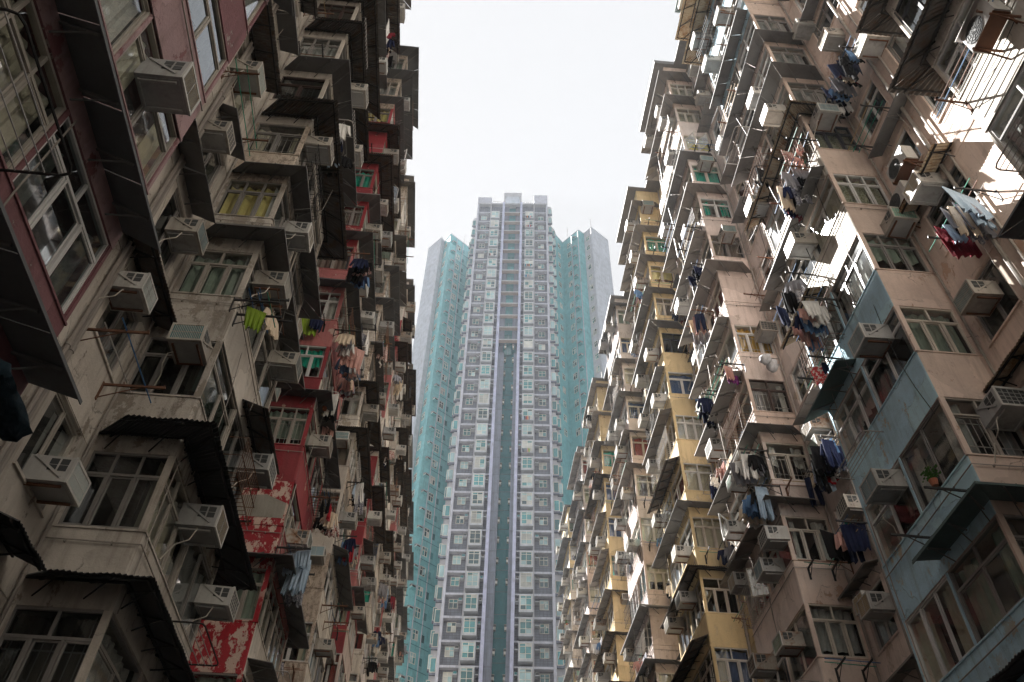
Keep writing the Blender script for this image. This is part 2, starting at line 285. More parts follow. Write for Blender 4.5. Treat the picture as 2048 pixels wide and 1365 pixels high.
def canopy(root, P, kind, rnd, segs, z_in, drop, d):
    """sheet canopy on brackets along one or more wall runs; segs = list of (inner0, inner1, outer0, outer1) in (o, y)"""
    mb = MB(P); cm = CAN[kind]; corr = kind in ('corr', 'corrtan', 'black', 'rust')
    for (i0, i1, o0, o1) in segs:
        zi, zo = z_in, z_in-drop
        a, b, c, e = (*i0, zi), (*i1, zi), (*o0, zo), (*o1, zo)
        if corr: corr_sheet(mb, a, b, c, e, cm, sag=.012)
        else:
            np_ = max(1, int((Vector(b)-Vector(a)).length/.95)); js = [rnd.uniform(-.035, .035) for _ in range(np_+1)]
            for q in range(np_):
                u0, u1 = Vector(a).lerp(Vector(b), q/np_), Vector(a).lerp(Vector(b), (q+1)/np_-.004); v0, v1 = Vector(c).lerp(Vector(e), q/np_), Vector(c).lerp(Vector(e), (q+1)/np_-.004); v0.z += js[q]; v1.z += js[q+1]+rnd.uniform(-.012, .012); zz_ = .004*(q % 2); u0.z += zz_; u1.z += zz_
                mb.slab([tuple(u0), tuple(u1), tuple(v1), tuple(v0)], .018, cm)
        L = (Vector(b)-Vector(a)).length; n = max(2, int(L/(.85 if not corr else .75))+1); st = BLACKST if corr else CAN['grey']
        for j in range(n):
            t = (j+.35)/n; u = Vector(a).lerp(Vector(b), t); v = Vector(c).lerp(Vector(e), t); w = u.lerp(v, .92); u.z -= .05; w.z -= .05; lo = u.copy(); lo.z -= .26
            mb.strip(tuple(u), tuple(w), .028, .03, st); mb.strip(tuple(lo), tuple(u.lerp(w, .8)), .018, .02, st)
        if corr:
            for f in (.15, .85): u = Vector(a).lerp(Vector(c), f); v = Vector(b).lerp(Vector(e), f); u.z -= .035; v.z -= .035; mb.strip(tuple(u), tuple(v), .035, .035, BLACKST)
        else:                                                        # folded lip and sheet joints
            if rnd.random() < .6: mb.strip((c[0], c[1], zo-.025), (e[0], e[1], zo-.025), .012, .05, cm)
            for j in range(1, n): u = Vector(a).lerp(Vector(b), j/n); v = Vector(c).lerp(Vector(e), j/n); u.z += .006; v.z += .006; mb.strip(tuple(u), tuple(v), .03, .012, cm)
    return mb.build('canopy', root)

def bay(root, P, y0, y1, k, mf, ms, rnd, walled_side=False, lod=0, pipe=False, patch=None, top=False):
    """one storey of a projecting bay: plaster spandrel, corner posts, dark room behind; returns the part"""
    zs, zh = sill(k), sill(k)+WH; zl = zs-(FH-WH) if k else -1.5; mb = MB(P); r = .05
    def prism(za, zb, inset=0.):
        pts = [(-PROJ, y0+inset), (-r-inset, y0+inset), (-r*.3-inset, y0+r*.3+inset), (-inset, y0+r+inset), (-inset, y1-inset), (-PROJ, y1-inset)]; mm = [ms, ms, mf, mf, mf]
        for j in range(5): (a, b), (c, e) = pts[j], pts[j+1]; mb.face([(a, b, za), (c, e, za), (c, e, zb), (a, b, zb)], mm[j])
        mb.face([(a, b, zb) for a, b in pts], mf); mb.face([(a, b, za) for a, b in pts][::-1], ms)
    prism(zl, zs)
    if top: prism(zh, top)
    ym = (y0+y1)/2; pw = .06
    if lod < 2:
        mb.box(-PROJ, .022, y0-.022, y0+.03, zs, zs+.035, ms); mb.box(-.03, .022, y0+.03, y1, zs, zs+.035, mf)           # sill ledge
        mb.box(-.02, .018, y0+.0, y1, zl-.0, zl+.07, mf) if rnd.random() < .5 else None
    for (a, b) in ((y0+.004, y0+pw), (ym-pw*.5, ym+pw*.5), (y1-pw, y1-.004)): mb.box(-.12, -.006, a, b, zs+.035, zh, mf if a > y0+.1 else ms)
    mb.box(-PROJ, -.12, y0+.004, y0+.06, zs+.035, zh, ms) if walled_side else mb.box(-PROJ, -PROJ+.10, y0+.004, y0+.10, zs+.035, zh, ms)
    mb.box(-PROJ, -.02, y1-.08, y1-.004, zs+.035, zh, ms)
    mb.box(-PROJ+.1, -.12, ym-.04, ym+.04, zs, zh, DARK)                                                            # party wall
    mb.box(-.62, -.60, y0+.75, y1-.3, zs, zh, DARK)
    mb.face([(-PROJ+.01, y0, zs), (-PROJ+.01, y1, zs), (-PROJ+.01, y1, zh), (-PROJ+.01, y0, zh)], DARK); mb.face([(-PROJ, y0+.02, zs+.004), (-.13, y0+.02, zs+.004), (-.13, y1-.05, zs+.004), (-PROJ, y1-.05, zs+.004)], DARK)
    if patch: mb.face([(-PROJ+.02, y0-.006, zl+patch[0]), (-.06, y0-.006, zl+patch[0]), (-.06, y0-.006, zl+patch[1]-.25), (-PROJ*.45, y0-.006, zl+patch[1]), (-PROJ+.02, y0-.006, zl+patch[1]-.08)], CEMENT)
    if walled_side and lod < 2: mb.box(-PROJ+.1, -.2, y0-.0, y0+.004, zs+.06, zh-.1, ms)
    if pipe: mb.tube([(-PROJ, y0-.04, zl+1.08), (.04, y0-.04, zl+1.06), (.04, y1, zl+1.03)], .014, PIPE, 5); [mb.strip((q, y0, zl+1.06), (q, y0-.05, zl+1.06), .02, .05, PIPE) for q in (-1.1, -.4)]
    return mb.build('bay', root)

def recess(root, P, ya, yb, k, m, wins, lod=0):
    zs, zh = sill(k), sill(k)+WH; zl = zs-(FH-WH) if k else -1.5; mb = MB(P); o = -PROJ
    mb.box(o-.25, o, ya, yb, zl, zs, m)
    e = ya
    for (a, b) in wins+[(yb, yb)]:
        if a-e > .01: mb.box(o-.25, o, e, a, zs, zh, m)
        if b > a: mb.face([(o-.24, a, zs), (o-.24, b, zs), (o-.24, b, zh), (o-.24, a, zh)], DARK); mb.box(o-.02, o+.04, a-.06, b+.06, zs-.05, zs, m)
        e = b
    mb.box(o-.01, o+.012, ya, yb, zl+.02, zl+.10, m) if lod < 2 else None
    return mb.build('recess_wall', root)

# air conditioners: prototypes in (out, along, up); origin at the wall, bottom centre
def ac_proto(body, fins, w=.62, h=.42, dp=.62, hose=False):
    parts = []; b = AC_B[body]; f = AC_F[fins]
    mb = MB(); t = .012
    mb.box(-.05, dp-.03, -w/2, w/2, 0, h, b)
    for s in (-1, 1):                                                # side louvre openings, each a dark recess with slats
        y = s*(w/2+.003)
        for x0, x1 in ((.26, .38), (.41, .53)):
            mb.box(x0, x1, y-.003, y+.003, h*.42, h*.90, AC_F[0])
            zz = h*.64; mb.box(x0, x1, y-.005, y+.005, zz, zz+.008, AC_B[1])
        mb.strip((.02, s*(w/2+.012), h*.98), (.50, s*(w/2+.012), h*.18), .012, .035, b)
    mb.box(.02, dp-.06, -w/2+.05, w/2-.05, -.006, 0, AC_B[1])
    parts.append(('casing', mb))
    mb = MB(); e = .035
    for (y0, y1, z0, z1) in ((-w/2-.008, w/2+.008, -.008, e), (-w/2-.008, w/2+.008, h-e, h+.008), (-w/2-.008, -w/2+e, e, h-e), (w/2-e, w/2+.008, e, h-e)): mb.box(dp-.03, dp, y0, y1, z0, z1, AC_B[2 if body else 0])
    mb.box(dp-.028, dp-.014, -w/2+e, w/2-e, e, h-e, f)
    for q in range(1, (5, 17, 2, 9, 2)[fins]): y = -w/2+e+(w-2*e)*q/(5, 17, 2, 9, 2)[fins]; mb.box(dp-.014, dp-.004, y-.005, y+.005, e, h-e, AC_B[body])
    for q in range(1, (4, 2, 10, 2, 8)[fins]): z = e+(h-2*e)*q/(4, 2, 10, 2, 8)[fins]; mb.box(dp-.014, dp-.006, -w/2+e, w/2-e, z-.005, z+.005, AC_B[body])
    parts.append(('front_grille', mb))
    mb = MB()
    for s in (-1, 1): mb.strip((0, s*w*.36, -.03), (dp*.85, s*w*.36, -.03), .035, .035, RUST if fins % 2 else AC_B[1])
    mb.strip((.012, -w*.40, -.03), (.012, w*.40, -.03), .02, .03, RUST if fins % 2 else AC_B[1]); parts.append(('bracket', mb))
    if hose: mb = MB(); mb.tube([(.3, -w/2+.08, 0), (.34, -w/2-.02, -.1), (.30, -w/2-.06, -.32), (.12, -w/2-.1, -.45), (.03, -w/2-.2, -.8)], .012, HOSE, 5); parts.append(('drip_hose', mb))
    return [(n, m.build('_p_'+n, None)) for n, m in parts]
ACP = {}
AC_TXT = {0: 'beige', 1: 'grey', 2: 'white', 3: 'rusty'}; FIN_TXT = ('dark', 'teal', 'ochre', 'pale green', 'pale blue')
def place_ac(loc, ang, body, fins, hose, label, small=False, scale=1.):
    key = (body, fins, hose)
    if key not in ACP:
        ACP[key] = [(n, o.data) for n, o in ac_proto(body, fins, hose=hose)]
        for o in [o for o in COL.objects if o.name.startswith('_p_')]: bpy.data.objects.remove(o)
    r = thing('air_conditioner', loc, label, 'air conditioner', 'window air conditioners'); r.rotation_euler = (random.Random(label).uniform(-.035, .035), random.Random(label+'t').uniform(-.02, .05), ang); r.scale = (scale, scale*random.Random(label+'w').uniform(.92, 1.1), scale*random.Random(label+'h').uniform(.92, 1.1))
    for n, me in ACP[key]:
        if small and n == 'drip_hose': continue
        me.name = n; c = bpy.data.objects.new(n, me); COL.objects.link(c); c.parent = r
    return r
def outdoor_ac(loc, ang, label, cover=False):
    """split-system condenser: casing, round fan guard, feet bracket"""
    r = thing('outdoor_fan_unit', loc, label, 'air conditioner'); r.rotation_euler.z = ang; w, h, d = .82, .58, .30
    mb = MB(); mb.box(.22, .22+d, -w/2, w/2, 0, h, AC_B[2]); mb.box(.20, .22, -w/2+.03, w/2-.03, .03, h-.03, AC_F[0]); mb.build('casing', r, (0, 0, 0))
    mb = MB(); x = .22+d+.012
    for rr in (.08, .14, .20, .255): mb.tube([(x, -.1+rr*math.cos(q*.2618), h/2+rr*math.sin(q*.2618)) for q in range(25)], .006, AC_F[0], 4, False)
    for q in range(12): a = q*.5236; mb.strip((x, -.1+.03*math.cos(a), h/2+.03*math.sin(a)), (x, -.1+.255*math.cos(a), h/2+.255*math.sin(a)), .007, .007, AC_F[0])
    mb.loft([[(x-.006, -.1+.25*math.cos(q*.3927), h/2+.25*math.sin(q*.3927)) for q in range(16)], [(x-.004, -.1+.25*math.cos(q*.3927), h/2+.25*math.sin(q*.3927)) for q in range(16)]], AC_F[0]); mb.build('fan_guard', r, (0, 0, 0))
    mb = MB()
    for y in (-.32, .32): mb.strip((0, y, -.03), (.58, y, -.03), .04, .04, RUST); mb.strip((0, y, -.38), (.52, y, -.04), .03, .03, RUST)
    mb.box(.2, .54, -.38, .38, -.012, 0, RUST); mb.build('bracket', r, (0, 0, 0))
    if cover: mb = MB(); mb.slab([(.16, -w/2-.05, h+.03), (.62, -w/2-.05, h), (.62, w/2+.05, h), (.16, w/2+.05, h+.03)], .01, GALV); mb.build('rain_cover', r, (0, 0, 0))
    return r

# washing: garments are closed lofts hanging under a pole
CL = {n: cloth(n+'_cloth', c, *p) for n, c, p in (('navy', (.015, .02, .05), ()), ('black', (.012, .012, .013), ()), ('white', (.70, .69, .66), ()), ('grey', (.22, .22, .24), ()), ('denim blue', (.12, .22, .38), ()), ('pink', (.52, .31, .27), ()),
      ('red', (.34, .02, .03), ()), ('maroon', (.16, .02, .03), ()), ('purple', (.16, .03, .15), ()), ('lime green', (.26, .38, .05), ()), ('turquoise', (.03, .22, .28), ()), ('cream', (.60, .50, .38), ()), ('pale blue', (.36, .46, .56), ()),
      ('orange', (.60, .22, .06), ()), ('floral', (.52, .44, .40), ((.30, .10, .09), 24)), ('red flowered', (.62, .08, .09), ((.75, .70, .65), 12)), ('striped grey', (.36, .36, .38), ((.16, .16, .2), 18)))}
def ell(cx, cy, z, rx, ry, n=12, ph=0, w=.10):
    return [(cx+rx*math.cos(6.2832*j/n)*(1+w*math.sin(j*2.3+ph)), cy+ry*math.sin(6.2832*j/n)*(1+w*2*math.sin(j*3.1+ph)), z) for j in range(n)]
def panel(cx, cz, w, th, t, ph, tilt, n=9, fold=.03):
    """flat folded cloth ring: front and back follow the same folds, deeper towards the hem"""
    f = [(cx-w+2*w*j/n, fold*t*math.sin(j*1.9+ph)+fold*.6*t*math.sin(j*.8+2*ph)+tilt*t, cz+.035*t*math.sin(j*1.1+ph)) for j in range(n+1)]
    return [(x, y+th, z) for x, y, z in f]+[(x, y-th, z) for x, y, z in f[::-1]]
def garment(kind, loc, ang, col, rnd, label, sc=1.08):
    ca, sa = math.cos(ang), math.sin(ang); L = Vector(loc)
    mb = MB(lambda a, b, c: L+Vector((ca*a-sa*b, sa*a+ca*b, c))*sc); m = CL[col]; ph = rnd.uniform(0, 6); tilt = rnd.uniform(-.10, .10)
    if kind == 'shirt':
        H = rnd.uniform(.52, .68); W2 = rnd.uniform(.17, .22)
        mb.loft([panel(tilt*t*.4, -.03-H*t-(.05*(1-t)), W2*(.35 if t == 0 else 1-.22*math.sin(t*2.4)), .012+.008*t, t, ph, tilt, 8, .035) for t in (0, .07, .22, .4, .6, .8, 1)], m)
        mb.tube([(0, 0, -.09), (0, 0, -.02), (.02, 0, .03)], .006, POLES[0], 4)
        for q in (-1, 1): mb.loft([panel(q*(W2*.86+.10*t), -.12-rnd.uniform(.36, .44)*t, .062-.016*t, .014, t, ph+q, tilt*.5, 4, .02) for t in (0, .3, .65, 1)], m)
    elif kind == 'trousers':
        mb.loft([panel(0, -.03-.30*t, .165+.02*t, .020, .3*t+.1, ph, tilt*.3, 8, .03) for t in (0, .4, 1)], m); H = rnd.uniform(.55, .72)
        for q in (-1, 1): mb.loft([panel(q*(.092+.03*t)+tilt*t*.5, -.31-H*t, .088-.02*t, .020-.006*t, t, ph+q, tilt, 6, .035) for t in (0, .25, .5, .75, 1)], m)
    elif kind in ('towel', 'sheet'):
        Wd = rnd.uniform(.14, .24) if kind == 'towel' else rnd.uniform(.30, .42); H = rnd.uniform(.4, .65) if kind == 'towel' else rnd.uniform(.6, .9)
        mb.loft([panel(tilt*t*.3, .01-H*t, Wd*(1-.16*t), .006+.004*(t < .1), t, ph, tilt*.6, 14, .045) for t in (0, .12, .35, .6, .8, 1)], m)
    else:                                                            # small things: socks, underwear
        mb.loft([panel(.02*t, -.03-.26*t, .05+.025*math.sin(3*t), .012, t, ph, tilt, 5, .02) for t in (0, .3, .6, 1)], m)
    o = mb.build(kind if kind != 'small' else 'sock', None, L, smooth=False)
    return tag(o, label, {'shirt': 'shirt', 'trousers': 'trousers', 'towel': 'towel', 'sheet': 'bed sheet', 'small': 'sock'}[kind], 'washing hung out to dry')
def rack(P, plane, base, y0, y1, z, reach, npole, rnd, label, style='arms'):
    """drying rack on a wall: plane='o' arms reach out along +o from base, poles run along y; plane='y' arms reach along -y, poles run along o"""
    w = P(base, y0, z) if plane == 'o' else P(y0, base, z)
    r = thing('drying_rack', tuple(w), label, 'drying rack', 'drying racks fixed to the walls')
    T = (lambda d, a, zz: P(base+d, a, zz)) if plane == 'o' else (lambda d, a, zz: P(a, base-d, zz)); st = rnd.choice((RUST, BLACKST, BLACKST))
    if style == 'rail':                                              # U-shaped tube frame with rods
        mb = MB(T); c = .12; mb.tube([(0, y0, z), (reach-c, y0, z), (reach-.03, y0+.03, z), (reach, y0+c, z), (reach, y1-c, z), (reach-.03, y1-.03, z), (reach-c, y1, z), (0, y1, z)], .016, rnd.choice((GALV, GALV, BLACKST)), 6); mb.build('rail_frame', r)
        for q in range(1, npole+1): mb = MB(T); d = reach*q/(npole+1); mb.tube([(d, y0, z), (d, y1, z)], .008, GALV, 5); mb.build('rod', r)
        return r
    for yy in (y0+.08, y1-.08):
        mb = MB(T); mb.strip((0, yy, z), (reach, yy, z+.02), .03, .045, st); mb.strip((0, yy, z-.30), (reach*.62, yy, z), .014, .018, st); mb.box(-.0, .014, yy-.03, yy+.03, z-.34, z+.05, st)
        for q in range(npole+1): d = reach*(.32+.66*q/max(1, npole)); mb.tube([(d, yy+.028*math.cos(a*1.05), z+.05+.028*math.sin(a*1.05)) for a in range(7)], .006, st, 4, False)
        mb.build('arm', r)
    for q in range(npole):
        mb = MB(T); d = reach*(.36+.6*q/max(1, npole)); e = rnd.uniform(.1, .45); mb.tube([(d, y0-e*.6, z+.035+rnd.uniform(-.02, .02)), (d+rnd.uniform(-.05, .05), y1+e, z+.035+rnd.uniform(-.03, .03))], .012, rnd.choice(POLES), 6); mb.build('pole', r)
    return r

BLK = [   # side, bay start, look used in labels, front palette, side palette, frames, canopies
    ('L', 2.95, 'maroon block', ['maroon_pale', 'maroon'], ['maroon'], ['beige', 'beige', 'white'], ['dark']),
    ('L', 11.2, 'cracked beige block', ['beige2', 'beige', 'beige_peel'], ['beige', 'beige_peel', 'beige'], ['alu', 'beige'], ['grey', 'corr', 'grey', 'corr']),
    ('L', 19.35, 'peeling red block', ['beige2', 'pink_red', 'cream', 'red'], ['red', 'pink_red', 'pink_red', 'cream_rough'], ['alu', 'white', 'beige'], ['grey', 'dark', 'corr']),
    ('L', 27.5, 'pitted cream block', ['cream', 'beige2', 'cream_rough'], ['cream', 'cream_rough', 'beige'], ['white', 'alu'], ['grey', 'corr', 'dark']),
    ('L', 35.65, 'faded pink block', ['cream', 'rose', 'pink_red'], ['pink_red', 'rose', 'cream', 'red'], ['white', 'alu'], ['grey', 'dark', 'corr']),
    ('L', 43.8, 'dull cream block', ['cream', 'lilac', 'beige'], ['cream', 'beige'], ['white', 'alu'], ['grey', 'corr', 'dark']),
    ('L', 51.95, 'dusty red block', ['pink_red', 'cream'], ['pink_red', 'rose', 'cream'], ['white', 'alu'], ['grey', 'dark', 'corr']),
    ('L', 60.1, 'drab grey block', ['grey', 'lilac'], ['grey', 'cream'], ['white', 'alu'], ['grey', 'dark']),
    ('L', 68.25, 'last cream block', ['cream', 'rose'], ['cream', 'grey'], ['white', 'alu'], ['grey', 'dark']),
    ('R', 2.95, 'pearl block', ['pearl', 'pearl'], ['pearl'], ['white', 'dark'], ['corr', 'grey']),
    ('R', 11.2, 'blue-and-peach block', ['blue', 'blue'], ['peach', 'peach'], ['white', 'white', 'alu'], ['grey', 'green', 'corrtan']),
    ('R', 19.35, 'pink-beige block', ['pinkb', 'pinkb', 'peach'], ['pinkb', 'peach'], ['cream', 'white', 'cream'], ['tan', 'grey', 'tan']),
    ('R', 27.5, 'bright yellow block', ['yellow'], ['yellow'], ['cream', 'white'], ['tan', 'grey', 'corr', 'grey']),
    ('R', 35.65, 'lilac-grey block', ['lilac', 'rose'], ['lilac', 'lilac', 'rose'], ['white', 'cream'], ['grey', 'tan', 'dark']),
    ('R', 43.8, 'mustard block', ['yellow', 'yellow', 'cream'], ['yellow'], ['white', 'cream'], ['grey', 'tan', 'corr']),
    ('R', 51.95, 'dull pink block', ['lilac', 'rose'], ['lilac', 'rose'], ['white'], ['grey', 'tan', 'dark']),
    ('R', 60.1, 'farthest yellow block', ['yellow', 'cream'], ['yellow', 'cream'], ['white'], ['grey', 'dark', 'tan'])]
BLEN, PITCH_Y = 3.95, 8.15
EXPL = {}        # explicit looks of the near storeys: (side, block, storey) -> dict
def ex(s, i, k, **d): EXPL[(s, i, k)] = d
ex('L', 0, 0, can='dark'); ex('L', 0, 1, can='dark', canside=0, front='maroon'); ex('L', 0, 2, can='dark', canside=0, front='maroon'); ex('L', 0, 3, can=None); ex('L', 0, 4, can=None); ex('L', 0, 5, can='dark')
ex('L', 1, 1, can='black', canside=1, side='alu', cur='brown', cover=1, glass=1); ex('L', 1, 2, can='black', canside=1, side='alu', cover=0, glass=1, front='beige2'); ex('L', 1, 3, can='corr', side='alu', cur='brown', cover=.5, canhalf=1, glass=1)
ex('L', 1, 4, can='grey', side='beige', cur='green', cover=1, face='beige_peel'); ex('L', 1, 5, can='grey', side='alu', cur='yellow', cover=1); ex('L', 1, 6, can='corr', side='alu', cur='cream', cover=.6, face='cream_rough'); ex('L', 1, 7, can='grey', side='brown', cover=0, glass=1); ex('L', 1, 8, can='corr', side='alu', cur='grey', cover=1); ex('L', 1, 9, can='corr', side='brown', cover=0)
ex('L', 2, 2, can='grey', face='red_peel', front='red_peel', cur='green', cover=1); ex('L', 2, 3, can='grey', face='red_peel', side='beige', cur='green', cover=1); ex('L', 2, 4, walled=1, face='red_peel', front='pink_red', patch=(1.55, 2.3), can=None); ex('L', 2, 5, can='dark', face='red', side='beige', cur='green', cover=1); ex('L', 2, 6, can=None, face='red', side='white', cur='teal', cover=1); ex('L', 2, 7, can='dark', face='pink_red', side='white', cur='lace', cover=.7); ex('L', 2, 8, can='grey', face='pink_red', cur='brown', cover=1); ex('L', 2, 9, can='grey', face='red'); ex('L', 2, 10, can='corr', face='red', front='red'); ex('L', 2, 11, can='corr', face='red', front='red', walled=1)
ex('L', 3, 4, can=None, face='cream_rough', cur='cream', cover=.5); ex('L', 3, 5, can='grey', face='cream_rough', walled=1)
ex('R', 0, 4, can=None, front='pearl'); ex('R', 0, 5, can='corr', side='dark', cover=.3); ex('R', 0, 3, can='dark'); ex('R', 0, 2, can='black'); ex('R', 0, 6, can='corr')
ex('R', 1, 1, can='black', side='alu', cur='grey', cover=.8); ex('R', 1, 2, can='green', canhalf=2, side='alu', cur='brown', cover=.7); ex('R', 1, 3, can=None, side='beige', cur='grey', cover=.6); ex('R', 1, 4, can='green', canhalf=1, side='cream', cur='green', cover=1, nside=3); ex('R', 1, 5, can='corrtan', canhalf=1, side='alu', cur='green', cover=1)
ex('R', 1, 6, can='grey', side='white', cur='floral', cover=1, front='pearl'); ex('R', 1, 7, can='rust', side='dark', cur='floral', cover=1, front='pearl'); ex('R', 1, 8, can='grey', side='alu', cur='grey', cover=1, front='pinkb'); ex('R', 1, 9, can='grey', side='alu', cur='grey', cover=1, front='pinkb'); ex('R', 1, 10, can='grey', side='alu', cur='grey', cover=1, front='pinkb')
ex('R', 2, 5, can='tan', side='cream', cur='lace', cover=.6, grille=1, pipe=1); ex('R', 2, 4, can='tan', side='cream', cur='lace', cover=.5); ex('R', 2, 6, can='tan', side='brown', cur='lace', cover=.3, grille=1, pipe=1); ex('R', 2, 7, can='tan', side='white', cur='ochre', cover=1, pipe=1); ex('R', 2, 8, can='tan', walled=1, face='pinkb', pipe=1); ex('R', 2, 9, can='tan', side='alu', cur='brown', cover=.8)
ex('R', 3, 5, can='corr', side='cream', cover=0, glass=1); ex('R', 3, 6, can='grey', side='cream', cur='cream', cover=1); ex('R', 3, 4, can='corr'); ex('R', 3, 10, can='grey', side='dark', cover=0, glass=1, walled=0)

GAPW = []          # wall slots for racks / ACs gathered while building: (side, i, k, P, y0, ya, name, lod)
count = {}; NFS = {}
for bi, (sd, y0, look, pf, ps, frs, cns) in enumerate(BLK):
    i = count.get(sd, 0); count[sd] = i+1; P = LF if sd == 'L' else RF; y1 = y0+BLEN; ya = y0-(PITCH_Y-BLEN) if i else -6.0
    rb = random.Random(1000+bi); lod = 0 if y0 < 25 else (1 if y0 < 45 else 2); base = tuple(P(-PROJ, (ya+y1)/2, -1.5))
    root = thing('tenement_block', base, f"{look[0].upper()+look[1:]} of stacked bays, {ORD[i+1]} from the camera on the {'shaded' if sd == 'L' else 'sunny'} row", 'apartment block', 'tenement blocks along the street')
    nf = NF; ROOF = sill(nf-1)+WH+(2.0 if (sd, i) in (('R', 2), ('R', 3)) else 1.1); NFS[look] = nf
    # which storeys can be seen
    vis = []
    for k in range(nf):
        ok = False
        for q in (P(0, y0, sill(k)), P(0, y1, sill(k)), P(-PROJ, y0, sill(k)), P(-PROJ, ya, sill(k)), P(0, y0, sill(k)+WH), P(.4, y0-.4, sill(k)-1.3)):
            r = px(q); ok |= bool(r and -260 < r[0] < 2310 and -260 < r[1] < 1625)
        if ok: vis.append(k)
    k0, k1 = vis[0], vis[-1]; front = W[pf[0]]; sidem = W[ps[0]]
    mb = MB(P); mb.box(-11, -PROJ-.25, ya, y1, -1.5, ROOF, W['grey']); mb.box(-PROJ-.45, -PROJ-.2, ya, y1, ROOF, ROOF+.9, sidem)
    ztop = sill(k1)+WH; zbot = sill(k0)-(FH-WH)
    if k0 > 0: mb.box(-PROJ-.25, -.01, y0, y1, -1.5, zbot, front); mb.box(-PROJ-.25, -PROJ-.01, ya, y0, -1.5, zbot, sidem)
    if k1 < nf-1:
        mb.box(-PROJ-.25, -.01, y0, y1, ztop, ROOF, front); mb.box(-PROJ-.25, -PROJ-.01, ya, y0, ztop, ROOF, sidem)
        for k in range(k1+1, nf): mb.box(-.02, .0, y0+.1, y1-.1, sill(k), sill(k)+WH, FR['dark']); mb.box(0, .5, y0-.45, y1+.3, sill(k)+WH+.1, sill(k)+WH+.13, CAN['grey'])
    else: mb.box(-PROJ-.25, -PROJ, ya, y0, ztop, ROOF, sidem)
    mb.build('wall', root)
    if k1 == nf-1:
        mb = MB(P); h = .35 if sd == 'R' and i == 2 else .12; mb.box(-PROJ-.3, .55 if sd == 'R' and i < 4 else .3, y0-.2, y1+.15, ROOF+.004, ROOF+h, CAN['grey']); mb.box(-PROJ-.3, -.55, ya, y0-.2, ROOF+.004, ROOF+.12, CAN['grey'])
        for q in range(3): x = rb.uniform(y0, y1); mb.strip((-.5, x, ROOF+h), (-.5, x, ROOF+h+rb.uniform(.5, 1.6)), .04, .04, GALV)
        mb.build('roof_eave', root)
    for k in vis:
        rn = random.Random(bi*100+k); e = EXPL.get((sd, i, k), {}); zs, zh = sill(k), sill(k)+WH
        mf = W[e.get('front', rn.choice(pf))]; ms = W[e.get('face', rn.choice(ps))]
        walled = e.get('walled', 1 if rn.random() < .16 and not e else 0)
        b = bay(root, P, y0, y1, k, mf, ms, rn, walled, lod, pipe=e.get('pipe', rn.random() < .6), patch=e.get('patch'), top=(k == nf-1) and ROOF)
        ym = (y0+y1)/2; fr = rn.choice(frs); cu = lambda: rn.choice(('grey', 'brown', 'lace', 'green', 'cream', 'grey')) if i < 2 else rn.choice(('cream', 'grey', 'lace', 'green', 'brown', 'lace', 'cream', 'blue', 'grey', 'red') if rn.random() < .9 else ('yellow', 'teal'))
        FP = lambda a, d, z: P(-.06+d, a, z)
        for (a, bb) in ((y0+.06, ym-.03), (ym+.03, y1-.06)):
            window(b, FP, a, bb, zs+.035, zh, rn, rn.choice((2, 3)), rn.choice(frs), cu(), rn.choice((.5, 1, 1, 1, .8)), GLASS if rn.random() < .7 else GLASS_D, rn.choice((.68, .7, .72, 0)), lod=lod, open_p=.0 if i == 0 or (sd, i) == ('R', 1) else .03 if i == 1 else .07)
            if lod < 2 and i and rn.random() < .22:                          # barred cage over the window
                mb = MB(P); c0, c1, dd = a+.05, bb-.05, rn.uniform(.28, .42); m_ = rn.choice((GALV, BLACKST, RUST))
                for zz in (zs-.05, zs+.40, zs+.85): mb.tube([(0, c0, zz), (dd, c0, zz), (dd, c1, zz), (0, c1, zz)], .010, m_, 4)
                for q in range(int((c1-c0)/.14)+1): yy_ = min(c0+.14*q, c1); mb.strip((dd, yy_, zs-.05), (dd, yy_, zs+.85), .010, .010, m_); mb.strip((0, yy_, zs-.05), (dd, yy_, zs-.05), .010, .010, m_)
                mb.build('window_cage', root)
        if lod < 2 and rn.random() < .7:
            mb = MB(P); q = rn.choice((y0+.12, y1-.2, ym+.1)); mb.tube([(.03, q, zs-1.28), (.035, q+.02, zs-.6), (.03, q, zs), (.04, q+.01, zh)], rn.uniform(.008, .02), rn.choice((PIPE, PIPE, BLACKST, HOSE)), 5)
            if rn.random() < .6: q2 = rn.uniform(-.2, .5); mb.tube([(.03, q, zs-.5), (.05, q+.4, zs-.62-q2*.3), (.04, q+.9, zs-.55), (.02, q+1.3, zs-.4+q2*.2)], .008, BLACKST, 4)
            mb.build('conduit', root)
        if not walled:
            SP = lambda a, d, z: P(a, y0+.05-d, z)
            window(b, SP, -PROJ+.08, -.085, zs+.035, zh, rn, e.get('nside', rn.choice((2, 3, 3))), e.get('side', fr), e.get('cur', cu()), e.get('cover', rn.choice((.6, 1, 1, 1))), GLASS_D if e.get('glass') else GLASS, .70, grille=bool(e.get('grille', rn.random() < .25)) and lod < 2, lod=lod, open_p=.0 if i < 2 else .07)
        # recess wall between the bays
        wins = []
        if i:
            wins = [(y0-1.55, y0-.35), (ya+.45, ya+1.7)] if rn.random() < .75 else [(y0-2.2, y0-.6)]
            wins = sorted(wins)
        else: wins = [(y0-1.6, y0-.4)]
        rm = W[ps[0]] if rn.random() < .8 else ms
        rc = recess(root, P, ya, y0, k, rm, wins, lod)
        for (a, bb) in wins:
            RPf = lambda a_, d, z: P(-PROJ-.09+d, a_, z)
            window(rc, RPf, a, bb, zs, zh, rn, 2, rn.choice(frs), cu(), rn.choice((.5, 1, 1)), GLASS_D if rn.random() < .5 else GLASS, rn.choice((.7, 0)), lod=max(lod, 1), cav=1)
        # canopies
        cn = e['can'] if 'can' in e else (rn.choice(cns) if rn.random() < .86 else None)
